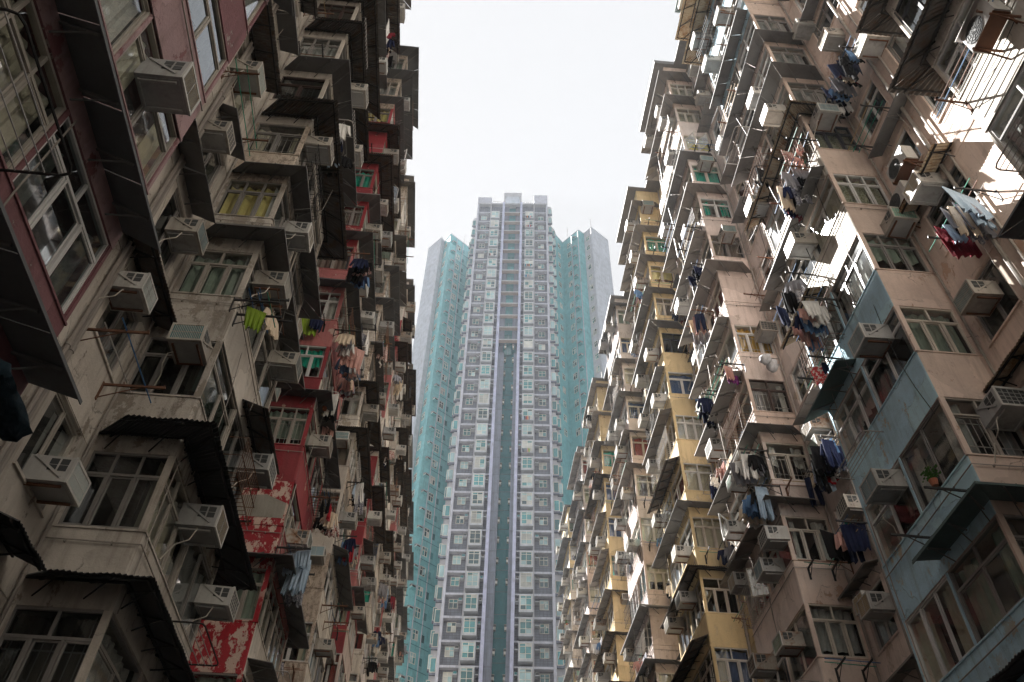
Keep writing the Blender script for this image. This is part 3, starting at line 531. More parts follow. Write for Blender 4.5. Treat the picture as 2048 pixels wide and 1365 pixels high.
        d = rn.uniform(.44, .62); zi = zh+rn.uniform(.28, .5); dr = rn.uniform(.08, .25)
        if cn in ('corr', 'corrtan', 'black', 'rust'): d += .12; dr += .06
        if cn:
            if e.get('canhalf') == 2: segs = [((0, y0), (0, ym), (d, y0-d), (d, ym)), ((-PROJ, y0), (0, y0), (-PROJ+d, y0-d), (d, y0-d))]
            elif e.get('canhalf'): segs = [((0, ym+.02), (0, y1), (d, ym+.0), (d, y1+d*.6))]
            else:
                segs = [((0, y0), (0, y1), (d, y0-d), (d, y1+d*.5))]
                if e.get('canside', rn.random() < .85): segs.append(((-PROJ, y0), (0, y0), (-PROJ+(d if cn else 0), y0-d), (d, y0-d)))
                else: segs = [((0, y0), (0, y1), (d, y0), (d, y1+.12))]
            if not e.get('canhalf') and rn.random() < .8 and (sd, i) != ('L', 0) or (sd, i) == ('R', 0): segs[0] = (segs[0][0], segs[0][1], segs[0][2], (d, y1+d)); segs.append(((0, y1), (-1.2, y1), (d, y1+d), (-1.2, y1+d)))
            canopy(root, P, cn, rn, segs, zi, dr, d)
        if i and rn.random() < .72:
            cn2 = cn if cn and rn.random() < .7 else rn.choice(cns); full = rn.random() < .55; s0 = ya+.02 if full else wins[-1][0]-.3
            canopy(root, P, cn2, rn, [((-PROJ, s0), (-PROJ, y0-(d if cn and not e.get('canhalf') else 0)), (-PROJ+d, s0), (-PROJ+d, y0-(d if cn and not e.get('canhalf') else 0)))], zi-.01, dr, d)
        GAPW.append((sd, i, k, P, y0, y1, ya, look, lod, rn, bool(cn), wins))
    if lod < 2 and i:                                                # drain stacks in the recess
        for yy in (y0-2.2+rb.uniform(-.3, .3), ya+.25, y0-.12, y0-1.9, ya+.42):
            mb = MB(P); z1_, z0_ = (sill(k1)+WH if k1 < nf-1 else ROOF), zbot
            pr_ = (.05, .055, .03, .022, .04)[(y0-2.2+.3 < yy)*1+(yy < ya+.3)*2+(yy > y0-.2)*1 if False else int(abs(yy)*7)%5]; mb.tube([(-PROJ+.07, yy, z0_), (-PROJ+.07, yy, z1_)], pr_, PIPE, 8)
            for k in vis: mb.tube([(-PROJ+.07, yy, sill(k)-.9), (-PROJ+.07, yy, sill(k)-.78)], pr_*1.3, PIPE, 8)
            mb.build('drain_pipe', root)

# ------------------------------------------------------------------ things fixed to the rows
def storey(k, look=None): return ORD[NFS.get(look, NF)-k]+' storey down'
def place_by(P, sd, face): return 0 if (sd, face) == ('L', 'o') else math.pi if face == 'o' else -math.pi/2
for (sd, i, k, P, y0, y1, ya, look, lod, rn, hascan, wins) in GAPW:
    zs = sill(k); sl = look
    def ac(o, y, z, face, where, hose=None):
        body, fins = rn.choice((0, 0, 1, 2, 2, 3)), rn.choice((0, 0, 1, 1, 2, 3, 4)); loc = P(o, y, z)
        place_ac(tuple(loc), place_by(P, sd, face), body, fins, (rn.random() < .3 if hose is None else hose), f"{AC_TXT[body]} air conditioner with {FIN_TXT[fins]} grille, {where} of {look}, {storey(k, look)}", lod > 1, rn.uniform(.92, 1.08))
    if i == 1: fl = '' if k < 10 else ''.join(c for c in 'nf' if rn.random() < .5)
    elif i == 0: fl = ''
    else: fl = ''.join(c for c, p in (('n', .62), ('f', .60), ('s', .20)) if rn.random() < p)
    if 'n' in fl: ac(-.02, y0+1.0+rn.uniform(-.25, .25), zs+rn.choice((.95, 1.0, .62, .05)), 'o', 'near half')
    if 'f' in fl: ac(-.02, y0+3.25+rn.uniform(-.25, .25), zs+rn.choice((.95, 1.0, .62, .05)), 'o', 'far half')
    if 's' in fl: ac(-.5+rn.uniform(-.3, .2), y0+.02, zs+rn.choice((.98, 1.0)), 'y', 'end face')
    if i and rn.random() < (.55 if i == 1 and k > 8 else 0 if i == 1 else .42):
        w = wins[-1]; ac(-PROJ-.02, w[0]+(w[1]-w[0])*rn.uniform(.25, .6), zs+rn.uniform(.35, .9), 'o', 'recess')
    # racks and washing
    def hang(rackfn, span, T, z, n, d_of, tag_where, clear=1.0):
        cols = list(CL); y = span[0]
        while y < span[1]:
            kind = rn.choice(('shirt', 'shirt', 'shirt', 'trousers', 'towel', 'sheet', 'trousers', 'small')); col = rn.choice(('navy', 'black', 'white', 'grey', 'denim blue', 'pink', 'navy', 'black', 'white', 'cream', 'pale blue', 'striped grey', 'grey', 'maroon', 'floral', 'cream', 'black', 'red'))
            nm = {'small': 'sock'}.get(kind, kind)
            garment(kind, tuple(T(d_of(), y, z)), (math.pi/2 if kind in ('towel', 'sheet') else rn.uniform(-.5, .5)) , col, rn, f"{col} {nm} hung out at {tag_where}", 1.0); y += rn.uniform(.12, .26)
    pr = rn.random()
    if (lod < 2 or rn.random() < .5) and not (i == 0 or i == 1 and k < 6):
        if pr < .46:
            hf = rn.random() < .5; a, b = (y0+.3, y0+1.7) if hf else (y0+2.2, y0+3.7); z = zs-rn.uniform(.1, .5); st = 'rail' if rn.random() < .45 else 'arms'; rc = rn.uniform(.55, .95)
            wh = f"{'near' if hf else 'far'} half of {look}, {storey(k, look)}"
            rack(P, 'o', 0, a, b, z, rc, rn.choice((2, 3, 4)), rn, ('tube rail' if st == 'rail' else 'bracketed')+f" drying rack at {wh}", st)
            if rn.random() < (.5 if sd == 'R' else .42): hang(None, (a+.1, b-.1 if rn.random() < .5 else (a+b)/2), P, z, 4, lambda: rn.choice((.45, .7))*rc, wh)
        if i and pr > .52:
            w = wins[-1]; a, b = w[0]-.1, min(w[1]+.2, y0-.3); z = zs-rn.uniform(.05, .4); st = 'rail' if rn.random() < .3 else 'arms'; rc = rn.uniform(.6, .95); wh = f"recess of {look}, {storey(k, look)}"
            rack(P, 'o', -PROJ, a, b, z, rc, rn.choice((2, 3)), rn, ('tube rail' if st == 'rail' else 'bracketed')+f" drying rack in {wh}", st)
            if rn.random() < .5: hang(None, (a+.1, b-.05), P, z, 4, lambda: -PROJ+rn.choice((.45, .75))*rc, wh)
        if .36 < pr < .66:
            z = zs-rn.uniform(.15, .4); rack(P, 'y', y0, -1.15, -.3, z, rn.uniform(.45, .8), 2, rn, f"bracketed drying rack on the end face of {look}, {storey(k, look)}", 'arms')

rd = random.Random(77)
LOOKS = {('L', 0): 'maroon block', ('L', 1): 'cracked beige block', ('L', 2): 'peeling red block', ('R', 0): 'pearl block', ('R', 1): 'blue-and-peach block', ('R', 2): 'pink-beige block'}
def kz(z): return max(0, min(NF-1, round((z-SILL0-.6)/FH)))
for sd, i, face, where, o, y, z, body, fins in [
    ('L', 0, 'o', 'front', -.02, 5.65, 10.5, 1, 2), ('L', 1, 'o', 'near half', -.02, 11.95, 13.62, 0, 1), ('L', 1, 'o', 'near half', -.02, 12.3, 16.12, 2, 2), ('L', 1, 'o', 'near half', -.02, 11.7, 19.2, 0, 0), ('L', 1, 'o', 'far half', -.02, 14.45, 23.65, 0, 0),
    ('L', 1, 'o', 'far half', -.02, 14.4, 13.7, 0, 4), ('L', 1, 'o', 'far half', -.02, 14.75, 10.8, 1, 0), ('L', 1, 'o', 'near half', -.02, 12.7, 8.0, 1, 2), ('L', 1, 'o', 'near half', -.02, 13.0, 25.0, 0, 0), ('L', 1, 'o', 'far half', -.02, 14.9, 7.75, 2, 0),
    ('L', 1, 'o', 'recess', -PROJ-.02, 9.45, 18.5, 0, 1), ('L', 1, 'o', 'recess', -PROJ-.02, 9.55, 15.85, 0, 0), ('L', 1, 'o', 'recess', -PROJ-.02, 10.4, 13.3, 0, 4), ('L', 1, 'o', 'recess', -PROJ-.02, 9.6, 10.58, 2, 1), ('L', 1, 'o', 'recess', -PROJ-.02, 10.3, 7.05, 2, 1),
    ('L', 1, 'y', 'end face', -.42, 11.22, 10.72, 0, 1), ('R', 1, 'o', 'far half', -.02, 13.2, 18.8, 0, 4), ('R', 1, 'o', 'near half', -.02, 12.05, 13.6, 1, 1), ('R', 1, 'o', 'far half', -.02, 13.65, 10.7, 2, 4), ('R', 1, 'o', 'near half', -.02, 12.3, 26.0, 2, 2), ('R', 1, 'o', 'near half', -.02, 12.0, 24.3, 2, 2), ('R', 1, 'o', 'far half', -.02, 14.6, 22.9, 0, 2),
    ('R', 2, 'o', 'recess', -PROJ-.02, 18.0, 15.5, 0, 3), ('R', 2, 'o', 'recess', -PROJ-.02, 17.5, 13.0, 0, 0), ('R', 2, 'o', 'recess', -PROJ-.02, 17.9, 10.3, 2, 2), ('R', 1, 'o', 'recess', -PROJ-.02, 9.85, 16.8, 2, 2), ('R', 1, 'o', 'recess', -PROJ-.02, 10.25, 13.2, 0, 1), ('R', 1, 'o', 'recess', -PROJ-.02, 8.75, 22.5, 0, 1), ('R', 1, 'o', 'recess', -PROJ-.02, 9.8, 25.3, 0, 2), ('R', 1, 'o', 'recess', -PROJ-.02, 10.6, 28.1, 2, 2),
    ('R', 1, 'y', 'end face', -1.0, 11.22, 16.9, 0, 3), ('R', 1, 'y', 'end face', -.5, 11.22, 22.2, 2, 1), ('R', 1, 'y', 'end face', -1.0, 11.22, 10.6, 1, 0), ('R', 2, 'y', 'end face', -1.1, 19.37, 21.7, 0, 0), ('R', 2, 'o', 'near half', -.02, 19.6, 13.3, 2, 0), ('R', 2, 'o', 'near half', -.02, 21.2, 16.5, 2, 3)]:
    P = LF if sd == 'L' else RF
    place_ac(tuple(P(o, y, z)), place_by(P, sd, face), body, fins, rd.random() < .4, f"{AC_TXT[body]} air conditioner with {FIN_TXT[fins]} grille, {where} of {LOOKS[sd, i]}, {storey(kz(z), LOOKS[sd, i])}", False, rd.uniform(.96, 1.06))
outdoor_ac(tuple(RF(-PROJ, 10.0, 18.0)), math.pi, 'upper of two condensers with round fans on the recess of blue-and-peach block')
outdoor_ac(tuple(RF(-PROJ, 10.55, 17.25)), math.pi, 'lower of two condensers with round fans on the recess of blue-and-peach block')
outdoor_ac(tuple(RF(0, 5.3, 14.9)), math.pi, 'big condenser under a sloping metal cover on the front of pearl block', True)
rack(LF, 'o', 0, 3.1, 4.75, 7.0, .72, 4, rd, 'dark tube rail drying rack under the windows of maroon block', 'rail')
rack(RF, 'o', 0, 13.3, 15.05, 12.2, .5, 5, rd, 'black tube cage below the far windows of blue-and-peach block', 'rail')
rack(RF, 'o', 0, 5.2, 6.8, 12.6, .55, 4, rd, 'black tube cage below the windows of pearl block', 'rail')
rack(LF, 'o', 0, 13.4, 15.0, 6.75, .62, 4, rd, 'galvanised tube rail drying rack low on cracked beige block', 'rail')
rack(LF, 'o', -PROJ, 9.3, 10.75, 9.55, 1.05, 2, rd, 'black bracket rack with two blue poles in recess of cracked beige block')
rack(RF, 'o', 0, 11.5, 13.2, 9.3, .85, 0, rd, 'pair of bare black brackets below big window of blue-and-peach block')
rack(RF, 'o', 0, 5.0, 6.9, 15.2, .62, 4, rd, 'rusty bracket rack with green poles by pearl block window')
def pile(P, o0, o1, y0, y1, z, n, where, kinds=('shirt', 'shirt', 'trousers', 'towel', 'sheet'), cols=None, ang=None):
    n = int(n*1.35) if n > 2 else n
    for q in range(n):
        kd = rd.choice(kinds); cl = rd.choice(cols or ('navy', 'black', 'white', 'grey', 'denim blue', 'pale blue', 'striped grey', 'maroon', 'grey', 'cream', 'black', 'navy'))
        y = y0+(y1-y0)*(q+.5)/n; garment(kd, tuple(P(rd.uniform(o0, o1), y, z+rd.uniform(-.05, .05))), rd.uniform(-.4, .4) if ang is None else ang, cl, rd, f"{cl} {kd} hung out at {where}")
for P, o, y0, y1, z, n, where, kw in [
    (RF, -PROJ, 9.2, 10.9, 23.35, 13, 'upper recess of blue-and-peach block', {}), (RF, 0, 11.1, 11.7, 21.2, 3, 'front corner of blue-and-peach block', dict(cols=('floral', 'pink'), kinds=('towel', 'small'))), (RF, 0, 11.7, 12.9, 20.7, 9, 'upper front of blue-and-peach block', {}),
    (RF, -PROJ, 8.7, 9.9, 15.05, 9, 'middle recess of blue-and-peach block', {}), (RF, 0, 13.1, 14.1, 16.5, 7, 'far half of blue-and-peach block', dict(cols=('pink', 'white', 'navy', 'purple', 'denim blue'))), (RF, 0, 13.8, 14.5, 15.0, 3, 'rack over the cage of blue-and-peach block', dict(cols=('red flowered', 'red', 'navy'), kinds=('towel', 'small'))),
    (RF, -PROJ, 17.5, 18.3, 12.7, 5, 'lower recess of pink-beige block', dict(cols=('black', 'navy', 'pink'))), (RF, -PROJ, 16.9, 18.4, 15.1, 10, 'middle recess of pink-beige block', dict(cols=('navy', 'white', 'red', 'striped grey', 'pale blue', 'black'))), (RF, 0, 19.6, 20.3, 26.3, 4, 'upper front of pink-beige block', dict(cols=('navy', 'black'))),
    (RF, 0, 20.6, 21.4, 24.6, 5, 'front of pink-beige block under a canopy', dict(cols=('grey', 'pink', 'navy', 'cream'))), (RF, 0, 21.3, 22.2, 20.7, 4, 'far front of pink-beige block', dict(cols=('black', 'navy'))), (RF, 0, 19.2, 20.4, 16.4, 7, 'front corner of pink-beige block', dict(cols=('black', 'white', 'grey'))), (RF, 0, 19.0, 20.3, 14.9, 9, 'lower front of pink-beige block', dict(cols=('white', 'cream', 'pale blue', 'denim blue', 'black'))), (RF, 0, 19.2, 19.7, 20.2, 2, 'rail corner of pink-beige block', dict(cols=('purple', 'pink'), kinds=('towel',))),
    (LF, 0, 17.9, 18.9, 23.0, 5, 'upper corner of peeling red block', dict(cols=('denim blue', 'black', 'navy', 'floral'))), (LF, 0, 19.4, 21.2, 20.6, 10, 'front of peeling red block', dict(cols=('white', 'grey', 'black', 'denim blue', 'pink', 'cream'))), (LF, 0, 11.5, 12.0, 12.95, 1, 'front of cracked beige block', dict(cols=('cream',), kinds=('shirt',), ang=1.2)), (LF, 0, 11.0, 11.3, 12.3, 1, 'corner of cracked beige block', dict(cols=('lime green',), kinds=('towel',), ang=.4)),
    (LF, 0, 19.4, 20.6, 12.0, 6, 'lower front of peeling red block', dict(cols=('grey', 'striped grey', 'pale blue'), kinds=('towel', 'trousers')))]:
    pile(P, o+.32, o+.75, y0, y1, z, n, where, **kw)
    rack(P, 'o', o, y0-.15, y1+.1, z-.02, .9, 3, rd, 'bracket drying rack behind washing at '+where)
pile(lambda a, b, c: LF(a, b, c), -1.0, -.7, 19.0, 19.1, 20.75, 1, 'end face of peeling red block', ('sheet',), ('lime green',), 0)
pile(lambda a, b, c: LF(a, b, c), -.8, -.5, 18.95, 19.05, 20.7, 1, 'end face of peeling red block', ('towel',), ('navy',), .5)
# crumpled tarpaulin roll on the nearest shaded canopy
TARP = cloth('blue_black_tarpaulin', (.012, .022, .030)); mb = MB(LF); rt = random.Random(5)
mb.loft([[(.40+.15*math.cos(a*.5236)*(1+.2*math.sin(a*2+j)), 5.75+j*.10, 5.25+.13*math.sin(a*.5236)*(1+.25*math.sin(a*3+j*1.3))-.012*j) for a in range(12)] for j in range(9)], TARP)
tag(mb.build('tarpaulin', None, tuple(LF(.4, 6.2, 5.2)), smooth=True), 'crumpled blue-black tarpaulin bundle hanging at the canopy of maroon block', 'tarpaulin')
# plastic bag on the pink-beige corner
BAG = cloth('clear_plastic_bag', (.55, .57, .60)); mb = MB(RF)
for j0, sc in ((0, 1), (1, .7)): mb.loft([ell(-.9+.28*j0, 18.95-.2*j0, 20.35-.11*t*sc, .05+.16*math.sin(min(3, t*.62)), .05+.14*math.sin(min(3, t*.62)), 12, t*1.3, .22) for t in range(6)], BAG)
tag(mb.build('plastic_bag', None, tuple(RF(-.9, 18.95, 20.3)), smooth=True), 'crumpled clear plastic bag hanging at the end face of pink-beige block', 'plastic bag')
# potted plants on brackets
LEAF = cloth('leaf_green', (.05, .13, .03)); POT = surf('terracotta_pot', (.36, .13, .07), .8)
for P, o, y, z, where in ((LF, .25, 19.7, 17.2, 'red block ledge by the air conditioner'), (RF, .6, 11.6, 9.35, 'bracket at the corner of blue-and-peach block'), (RF, .3, 60.6, 32.2, 'ledge of farthest yellow block')):
    r = thing('potted_plant', tuple(P(o, y, z)), 'small green plant in a pot on '+where, 'plant'); mb = MB(P); mb.loft([ell(o, y, z+.04, .06, .06, 10, 0, 0), ell(o, y, z+.17, .085, .085, 10, 0, 0)], POT); mb.build('pot', r)
    mb = MB(P); rp = random.Random(z)
    for q in range(60):
        a = rp.uniform(0, 6.28); l = rp.uniform(.03, .17); h = rp.uniform(.02, .24); c = (o+l*math.cos(a), y+l*math.sin(a), z+.16+h); t = rp.uniform(.015, .035)
        mb.face([(c[0]-t, c[1], c[2]), (c[0], c[1]-t, c[2]+t), (c[0]+t, c[1]+t, c[2]), (c[0], c[1]+t*.6, c[2]-t)], LEAF)
        if q < 9: mb.strip((o, y, z+.15), c, .008, .008, LEAF)
    mb.build('leaves', r)
# sagging wires across the fronts
for P, yo, nm, zt in ((LF, 11.2, 'cracked beige block', 27), (RF, 11.2, 'blue-and-peach block', 30), (LF, 19.35, 'peeling red block', 40), (RF, 19.35, 'pink-beige block', 40), (LF, 27.5, 'pitted cream block', 42), (RF, 27.5, 'bright yellow block', 42), (RF, 35.65, 'lilac-grey block', 42)):
    for q in range(4):
        o0 = (.05, .12, -PROJ+.06, .3)[q]; yy = (yo+.5, yo+2.9, yo-1.9, yo+1.9)[q]+rd.uniform(-.3, .3); z0 = 8+rd.uniform(0, 4)+(zt-27)*.5; z1 = zt-rd.uniform(0, 3); wv = rd.uniform(.3, .9)
        mb = MB(P); mb.tube([(o0+.10*math.sin(t*wv), yy+.22*math.sin(t*.37*wv+q)+.03*t, z0+(z1-z0)*t/22) for t in range(23)], rd.uniform(.006, .011), rd.choice((BLACKST, BLACKST, HOSE, PIPE)), 4)
        tag(mb.build('cable', None, tuple(P(o0, yy, z0))), f"loose cable running down the {('near half', 'far half', 'recess', 'middle')[q]} of {nm}", 'cable')

# ------------------------------------------------------------------ the block that closes the court behind the camera
rr = thing('rear_block', (2, -15, -1.5), 'plain cream tenement closing the court behind the viewer', 'apartment block')
mb = MB(); mb.box(-11, 16, -28, -15, -1.5, ROOF0, W['cream'])
for k in range(NF):
    for x in range(-4, 9, 3): mb.box(x, x+1.9, -15.02, -14.96, sill(k), sill(k)+WH, FR['dark'])
mb.build('wall', rr)

# ------------------------------------------------------------------ the tower at the end of the street

ex_ = Vector((12.65, -1.15, 0)).normalized(); ed_ = Vector((-ex_.y, ex_.x, 0)); TO = Vector((-1.55, 84.03, 0))
def TP(x, d, z): return TO+ex_*x+ed_*d+Vector((0, 0, z))
def tiles(name, col, mortar, bw, bh, off=0.):
    m = surf(name, col, .55, stain=.5, bump=.05, vary=0); t = m.node_tree; b = [n for n in t.nodes if n.type == 'BSDF_PRINCIPLED'][0]; src = b.inputs['Base Color'].links[0].from_socket
    g = N(t, 'ShaderNodeNewGeometry').outputs['Position']; sp = N(t, 'ShaderNodeSeparateXYZ'); t.links.new(g, sp.inputs[0]); cb = N(t, 'ShaderNodeCombineXYZ')
    ad = N(t, 'ShaderNodeMath', operation='SUBTRACT'); t.links.new(sp.outputs[0], ad.inputs[0]); t.links.new(sp.outputs[1], ad.inputs[1]); t.links.new(ad.outputs[0], cb.inputs[0]); t.links.new(sp.outputs[2], cb.inputs[1])
    br = N(t, 'ShaderNodeTexBrick', offset=off, squash=1.0); br.inputs['Scale'].default_value = 1; br.inputs['Brick Width'].default_value = bw; br.inputs['Row Height'].default_value = bh; br.inputs['Mortar Size'].default_value = .03; br.inputs['Color1'].default_value = (1, 1, 1, 1); br.inputs['Color2'].default_value = (.9, .9, .9, 1); br.inputs['Mortar'].default_value = (mortar, mortar, mortar, 1)
    t.links.new(cb.outputs[0], br.inputs['Vector']); t.links.new(mixrgb(t, 1., src, br.outputs[0], 'MULTIPLY'), b.inputs['Base Color']); return m
T_TILE = tiles('grey_tile_wall', (.18, .195, .23), .62, .45, .30); T_SIDE = tiles('blue_grey_panel', (.17, .19, .235), .7, .5, 2.8); T_PIL = surf('lavender_pillar', (.45, .46, .52), .6, stain=.6, vary=.05); T_THIN = surf('grey_render', (.41, .41, .43), .6, stain=.3, vary=.05); T_LAV = surf('lavender_panel', (.44, .46, .60), .55, stain=.5, vary=.03)
T_TEALB = surf('deep_teal_panel', (.04, .15, .17), .6, stain=.2, vary=.05); T_TEAL = tiles('teal_wall', (.20, .47, .50), .86, 40, 2.8); T_END = tiles('pale_end_wall', (.47, .50, .55), .88, 60, 5.6); T_WGREY = surf('pale_grey_wall', (.42, .43, .46), .6, stain=.3); T_SOFF = surf('tan_soffit', (.40, .33, .29), .7, stain=.3)
TGL = surf('teal_tinted_pane', (.06, .20, .21), .08, stain=0, bump=0, spec=.8, vary=.5, var=.3); TGL2 = surf('pale_pane', (.30, .44, .45), .1, stain=0, bump=0, spec=.8, vary=.2); TGL3 = surf('dark_tinted_pane', (.03, .07, .08), .08, stain=0, bump=0, spec=.8, vary=.4); TGL4 = surf('curtained_pane', (.42, .43, .40), .3, stain=0, bump=0, vary=.35, var=.25); TFR = surf('cream_white_frame', (.58, .565, .50), .5, stain=.1, bump=0); TWB = surf('white_bay_box', (.41, .43, .46), .6, stain=.25, vary=.05)
tower = thing('tower_block', tuple(TP(6.3, 3, -1.5)), 'tall grey and teal residential tower with diagonal wings closing the end of the street', 'tower block')
def TB(nm, boxes):
    mb = MB(TP)
    for b in boxes: mb.box(*b)
    return mb.build(nm, tower)
ZS = [123.3-2.8*q for q in range(36)]; ZB = ZS[-1]; RZ = 126.1
TB('base_wall', [(0, 12.7, .2, 14, -1.5, ZB, T_TILE)])
mb = MB(TP); mb.box(.0, 4.55, .62, 14, ZB, RZ, T_TILE); mb.box(8.15, 12.7, .62, 14, ZB, RZ, T_TILE)
for a, b in ((4.55, 5.75), (6.95, 8.15)): mb.box(a, b, .62, 14, ZS[12], RZ-.3, T_SIDE); mb.box(a, b, 1.42, 14, ZB, ZS[12], T_SIDE)
mb.box(5.75, 6.95, .9, 14, ZS[12], RZ-.3, T_TEALB)
mb.build('wall', tower)
TB('teal_channel', [(5.6, 7.5, 1.3, 14, ZB, ZS[12], T_TEALB)])
for a, b, m, d0, zt in ((0, .32, T_PIL, -.02, RZ), (12.38, 12.7, T_PIL, -.02, RZ), (2.36, 2.54, T_THIN, .02, RZ), (10.16, 10.34, T_THIN, .02, RZ), (4.55, 4.95, T_LAV, -.12, RZ+.3), (7.75, 8.15, T_LAV, -.12, RZ+.3)): TB('pillar', [(a, b, d0, .62 if m is not T_LAV else 1.4, ZB, zt, m)])
mb = MB(TP); mb.box(4.95, 5.85, .15, 1.4, ZB, ZS[13], T_SIDE); mb.box(7.3, 7.75, .15, 1.4, ZB, ZS[13], T_SIDE)
for z in ZS[13:]: mb.box(4.95, 5.85, .13, .15, z, z+.04, T_TILE); mb.box(7.3, 7.75, .13, .15, z, z+.04, T_TILE); mb.box(5.85, 7.3, 1.27, 1.3, z+.9, z+.94, T_TILE)
mb.build('channel_lining', tower)
TB('parapet', [(0, 2.5, -.03, 3, RZ+.0, 128.0, T_PIL)]); TB('parapet', [(10.2, 12.7, -.03, 3, RZ+.0, 128.8, T_PIL)]); TB('roof_edge', [(0, 12.7, -.06, .9, RZ-.32, RZ, T_THIN)])
TB('roof_arch', [(4.75, 5.05, 0, .5, RZ, 129.0, T_THIN), (7.65, 7.95, 0, .5, RZ, 129.0, T_THIN), (4.75, 7.95, -.02, 2.2, 128.35, 129.6, T_THIN)])
mb = MB(TP); mb.tube([(2.6, .3, RZ+1.0), (4.7, .3, RZ+1.0)], .03, GALV, 5); mb.tube([(8, .3, RZ+1.0), (10.1, .3, RZ+1.0)], .03, GALV, 5); [mb.tube([(x, .3, RZ), (x, .3, RZ+1.0)], .025, GALV, 5) for x in (3.3, 4.0, 8.7, 9.4)]; mb.build('roof_railing', tower)
rt = random.Random(9); led = 0
def twin(parent, P, a0, a1, z0, z1, n, tr, name='window', op=.05):
    mb = MB(P); gl = rt.choice((TGL, TGL, TGL, TGL2, TGL3, TGL4)); f = .055
    mb.box(a0, a1, -.02, .05, z0, z0+f, TFR); mb.box(a0, a1, -.02, .05, z1-f, z1, TFR); mb.box(a0, a0+f, -.02, .05, z0+f, z1-f, TFR); mb.box(a1-f, a1, -.02, .05, z0+f, z1-f, TFR)
    for q in range(1, n): x = a0+(a1-a0)*q/n; mb.box(x-.03, x+.03, -.02, .055, z0+f, z1-f, TFR)
    for t in tr: z = z0+(z1-z0)*t; mb.box(a0+f, a1-f, -.02, .045, z-.03, z+.03, TFR)
    for q in range(n):
        x0, x1 = a0+(a1-a0)*q/n, a0+(a1-a0)*(q+1)/n; es = [z0]+[z0+(z1-z0)*t for t in tr]+[z1]
        for e0, e1 in zip(es, es[1:]): mb.face([(x0, .012, e0), (x1, .012, e0), (x1, .012, e1), (x0, .012, e1)], gl if rt.random() < .68 else rt.choice((TGL, TGL2, TGL3, TGL4)))
    if rt.random() < op: x = (a0+a1)/2; mb.face([(x, .03, z0+.1), (x+.18, .5, z0+.1), (x+.18, .5, z1-.4), (x, .03, z1-.4)], TGL2); mb.strip((x+.18, .5, z0+.1), (x+.18, .5, z1-.4), .05, .05, TFR)
    return mb.build(name, parent)
FT = lambda d: (lambda a, o, z: TP(a, d-o, z))
lm = MB(TP)
for q, z in enumerate(ZS):
    bx = [(.32, 2.36, -.0, .62, z-.26, z, T_PIL), (10.34, 12.38, -.0, .62, z-.26, z, T_PIL), (2.54, 4.55, .03, .62, z-.16, z, T_PIL), (8.15, 10.16, .03, .62, z-.16, z, T_PIL)]
    for b_ in bx: TB('floor_band', [b_])
    if q < 13: TB('balcony_beam', [(4.95, 7.75, .0, .62, z-.20, z-.04, T_SOFF), (4.95, 7.75, -.05, .0, z-.20, z+.0, T_THIN)])
    if q == len(ZS)-1: continue
    z0 = z-2.8
    body_ = [o for o in tower.children if o.name.split('.')[0] == 'wall'][0]
    for a, b in ((.75, 1.75), (10.95, 11.95)): twin(tower, FT(.6), a, b, z0+1.15, z0+2.3, 2, (.62,), 'casement')
    for a, b in ((2.62, 3.98), (8.72, 10.08)):
        bay_ = TB('bay_window', [(a-.1, b+.1, -.42, .6, z0+.35, z0+.62, TWB), (a-.1, b+.1, -.42, .6, z0+2.36, z0+2.54, TWB), (a-.1, a+.04, -.42, .6, z0+.62, z0+2.36, TWB), (b-.04, b+.1, -.42, .6, z0+.62, z0+2.36, TWB)])
        twin(bay_, FT(-.36), a+.04, b-.04, z0+.62, z0+2.36, 2, (.34, .80), 'window', .12)
        if rt.random() < .12: u = MB(TP); [u.strip((a+.1+.2*w_, -.5, z0+1.0), (a+.13+.2*w_, -.55, z0+.35), .16, .03, rt.choice(list(CL.values()))) for w_ in range(5)]; u.build('washing', bay_)
    L_ = [(4.1, 4.5), (8.2, 8.6), (1.8, 2.3), (10.4, 10.9)]
    for (a, b) in L_:
        u = lm if led >= 100 else MB(TP); led += 1
        u.box(a, b, -.10, .6, z0+1.75, z0+1.85, TWB)
        if rt.random() < .75: u.box(a+.04, b-.04, -.02, .5, z0+1.85, z0+2.18, AC_B[rt.choice((0, 2, 2))]); u.box(a+.07, b-.07, -.035, -.02, z0+1.88, z0+2.15, AC_F[rt.choice((0, 0, 1))])
        if u is not lm: u.build('ac_ledge', tower)
    if q >= 12 and rt.random() < .9:                                   # little units inside the channel
        u = MB(TP); u.box(5.86, 6.1, .5, .9, z0+1.5, z0+1.85, AC_B[2]); u.box(5.86, 6.14, .4, .95, z0+2.05, z0+2.1, AC_B[1]); u.build('channel_unit', tower)
        u = MB(TP); u.box(7.06, 7.29, .5, .9, z0+1.5, z0+1.85, AC_B[2]); u.box(7.02, 7.29, .4, .95, z0+2.05, z0+2.1, AC_B[1]); u.build('channel_unit', tower)
    if q < 13: u = MB(TP); u.box(5.85, 6.85, .86, .9, z0+.3, z0+1.9, TGL); u.box(6.33, 6.37, .84, .86, z0+.3, z0+1.9, T_SIDE); u.build('lobby_window', tower)
o = lm.build('upper_ac_ledges', tower); o['kind'] = 'stuff'
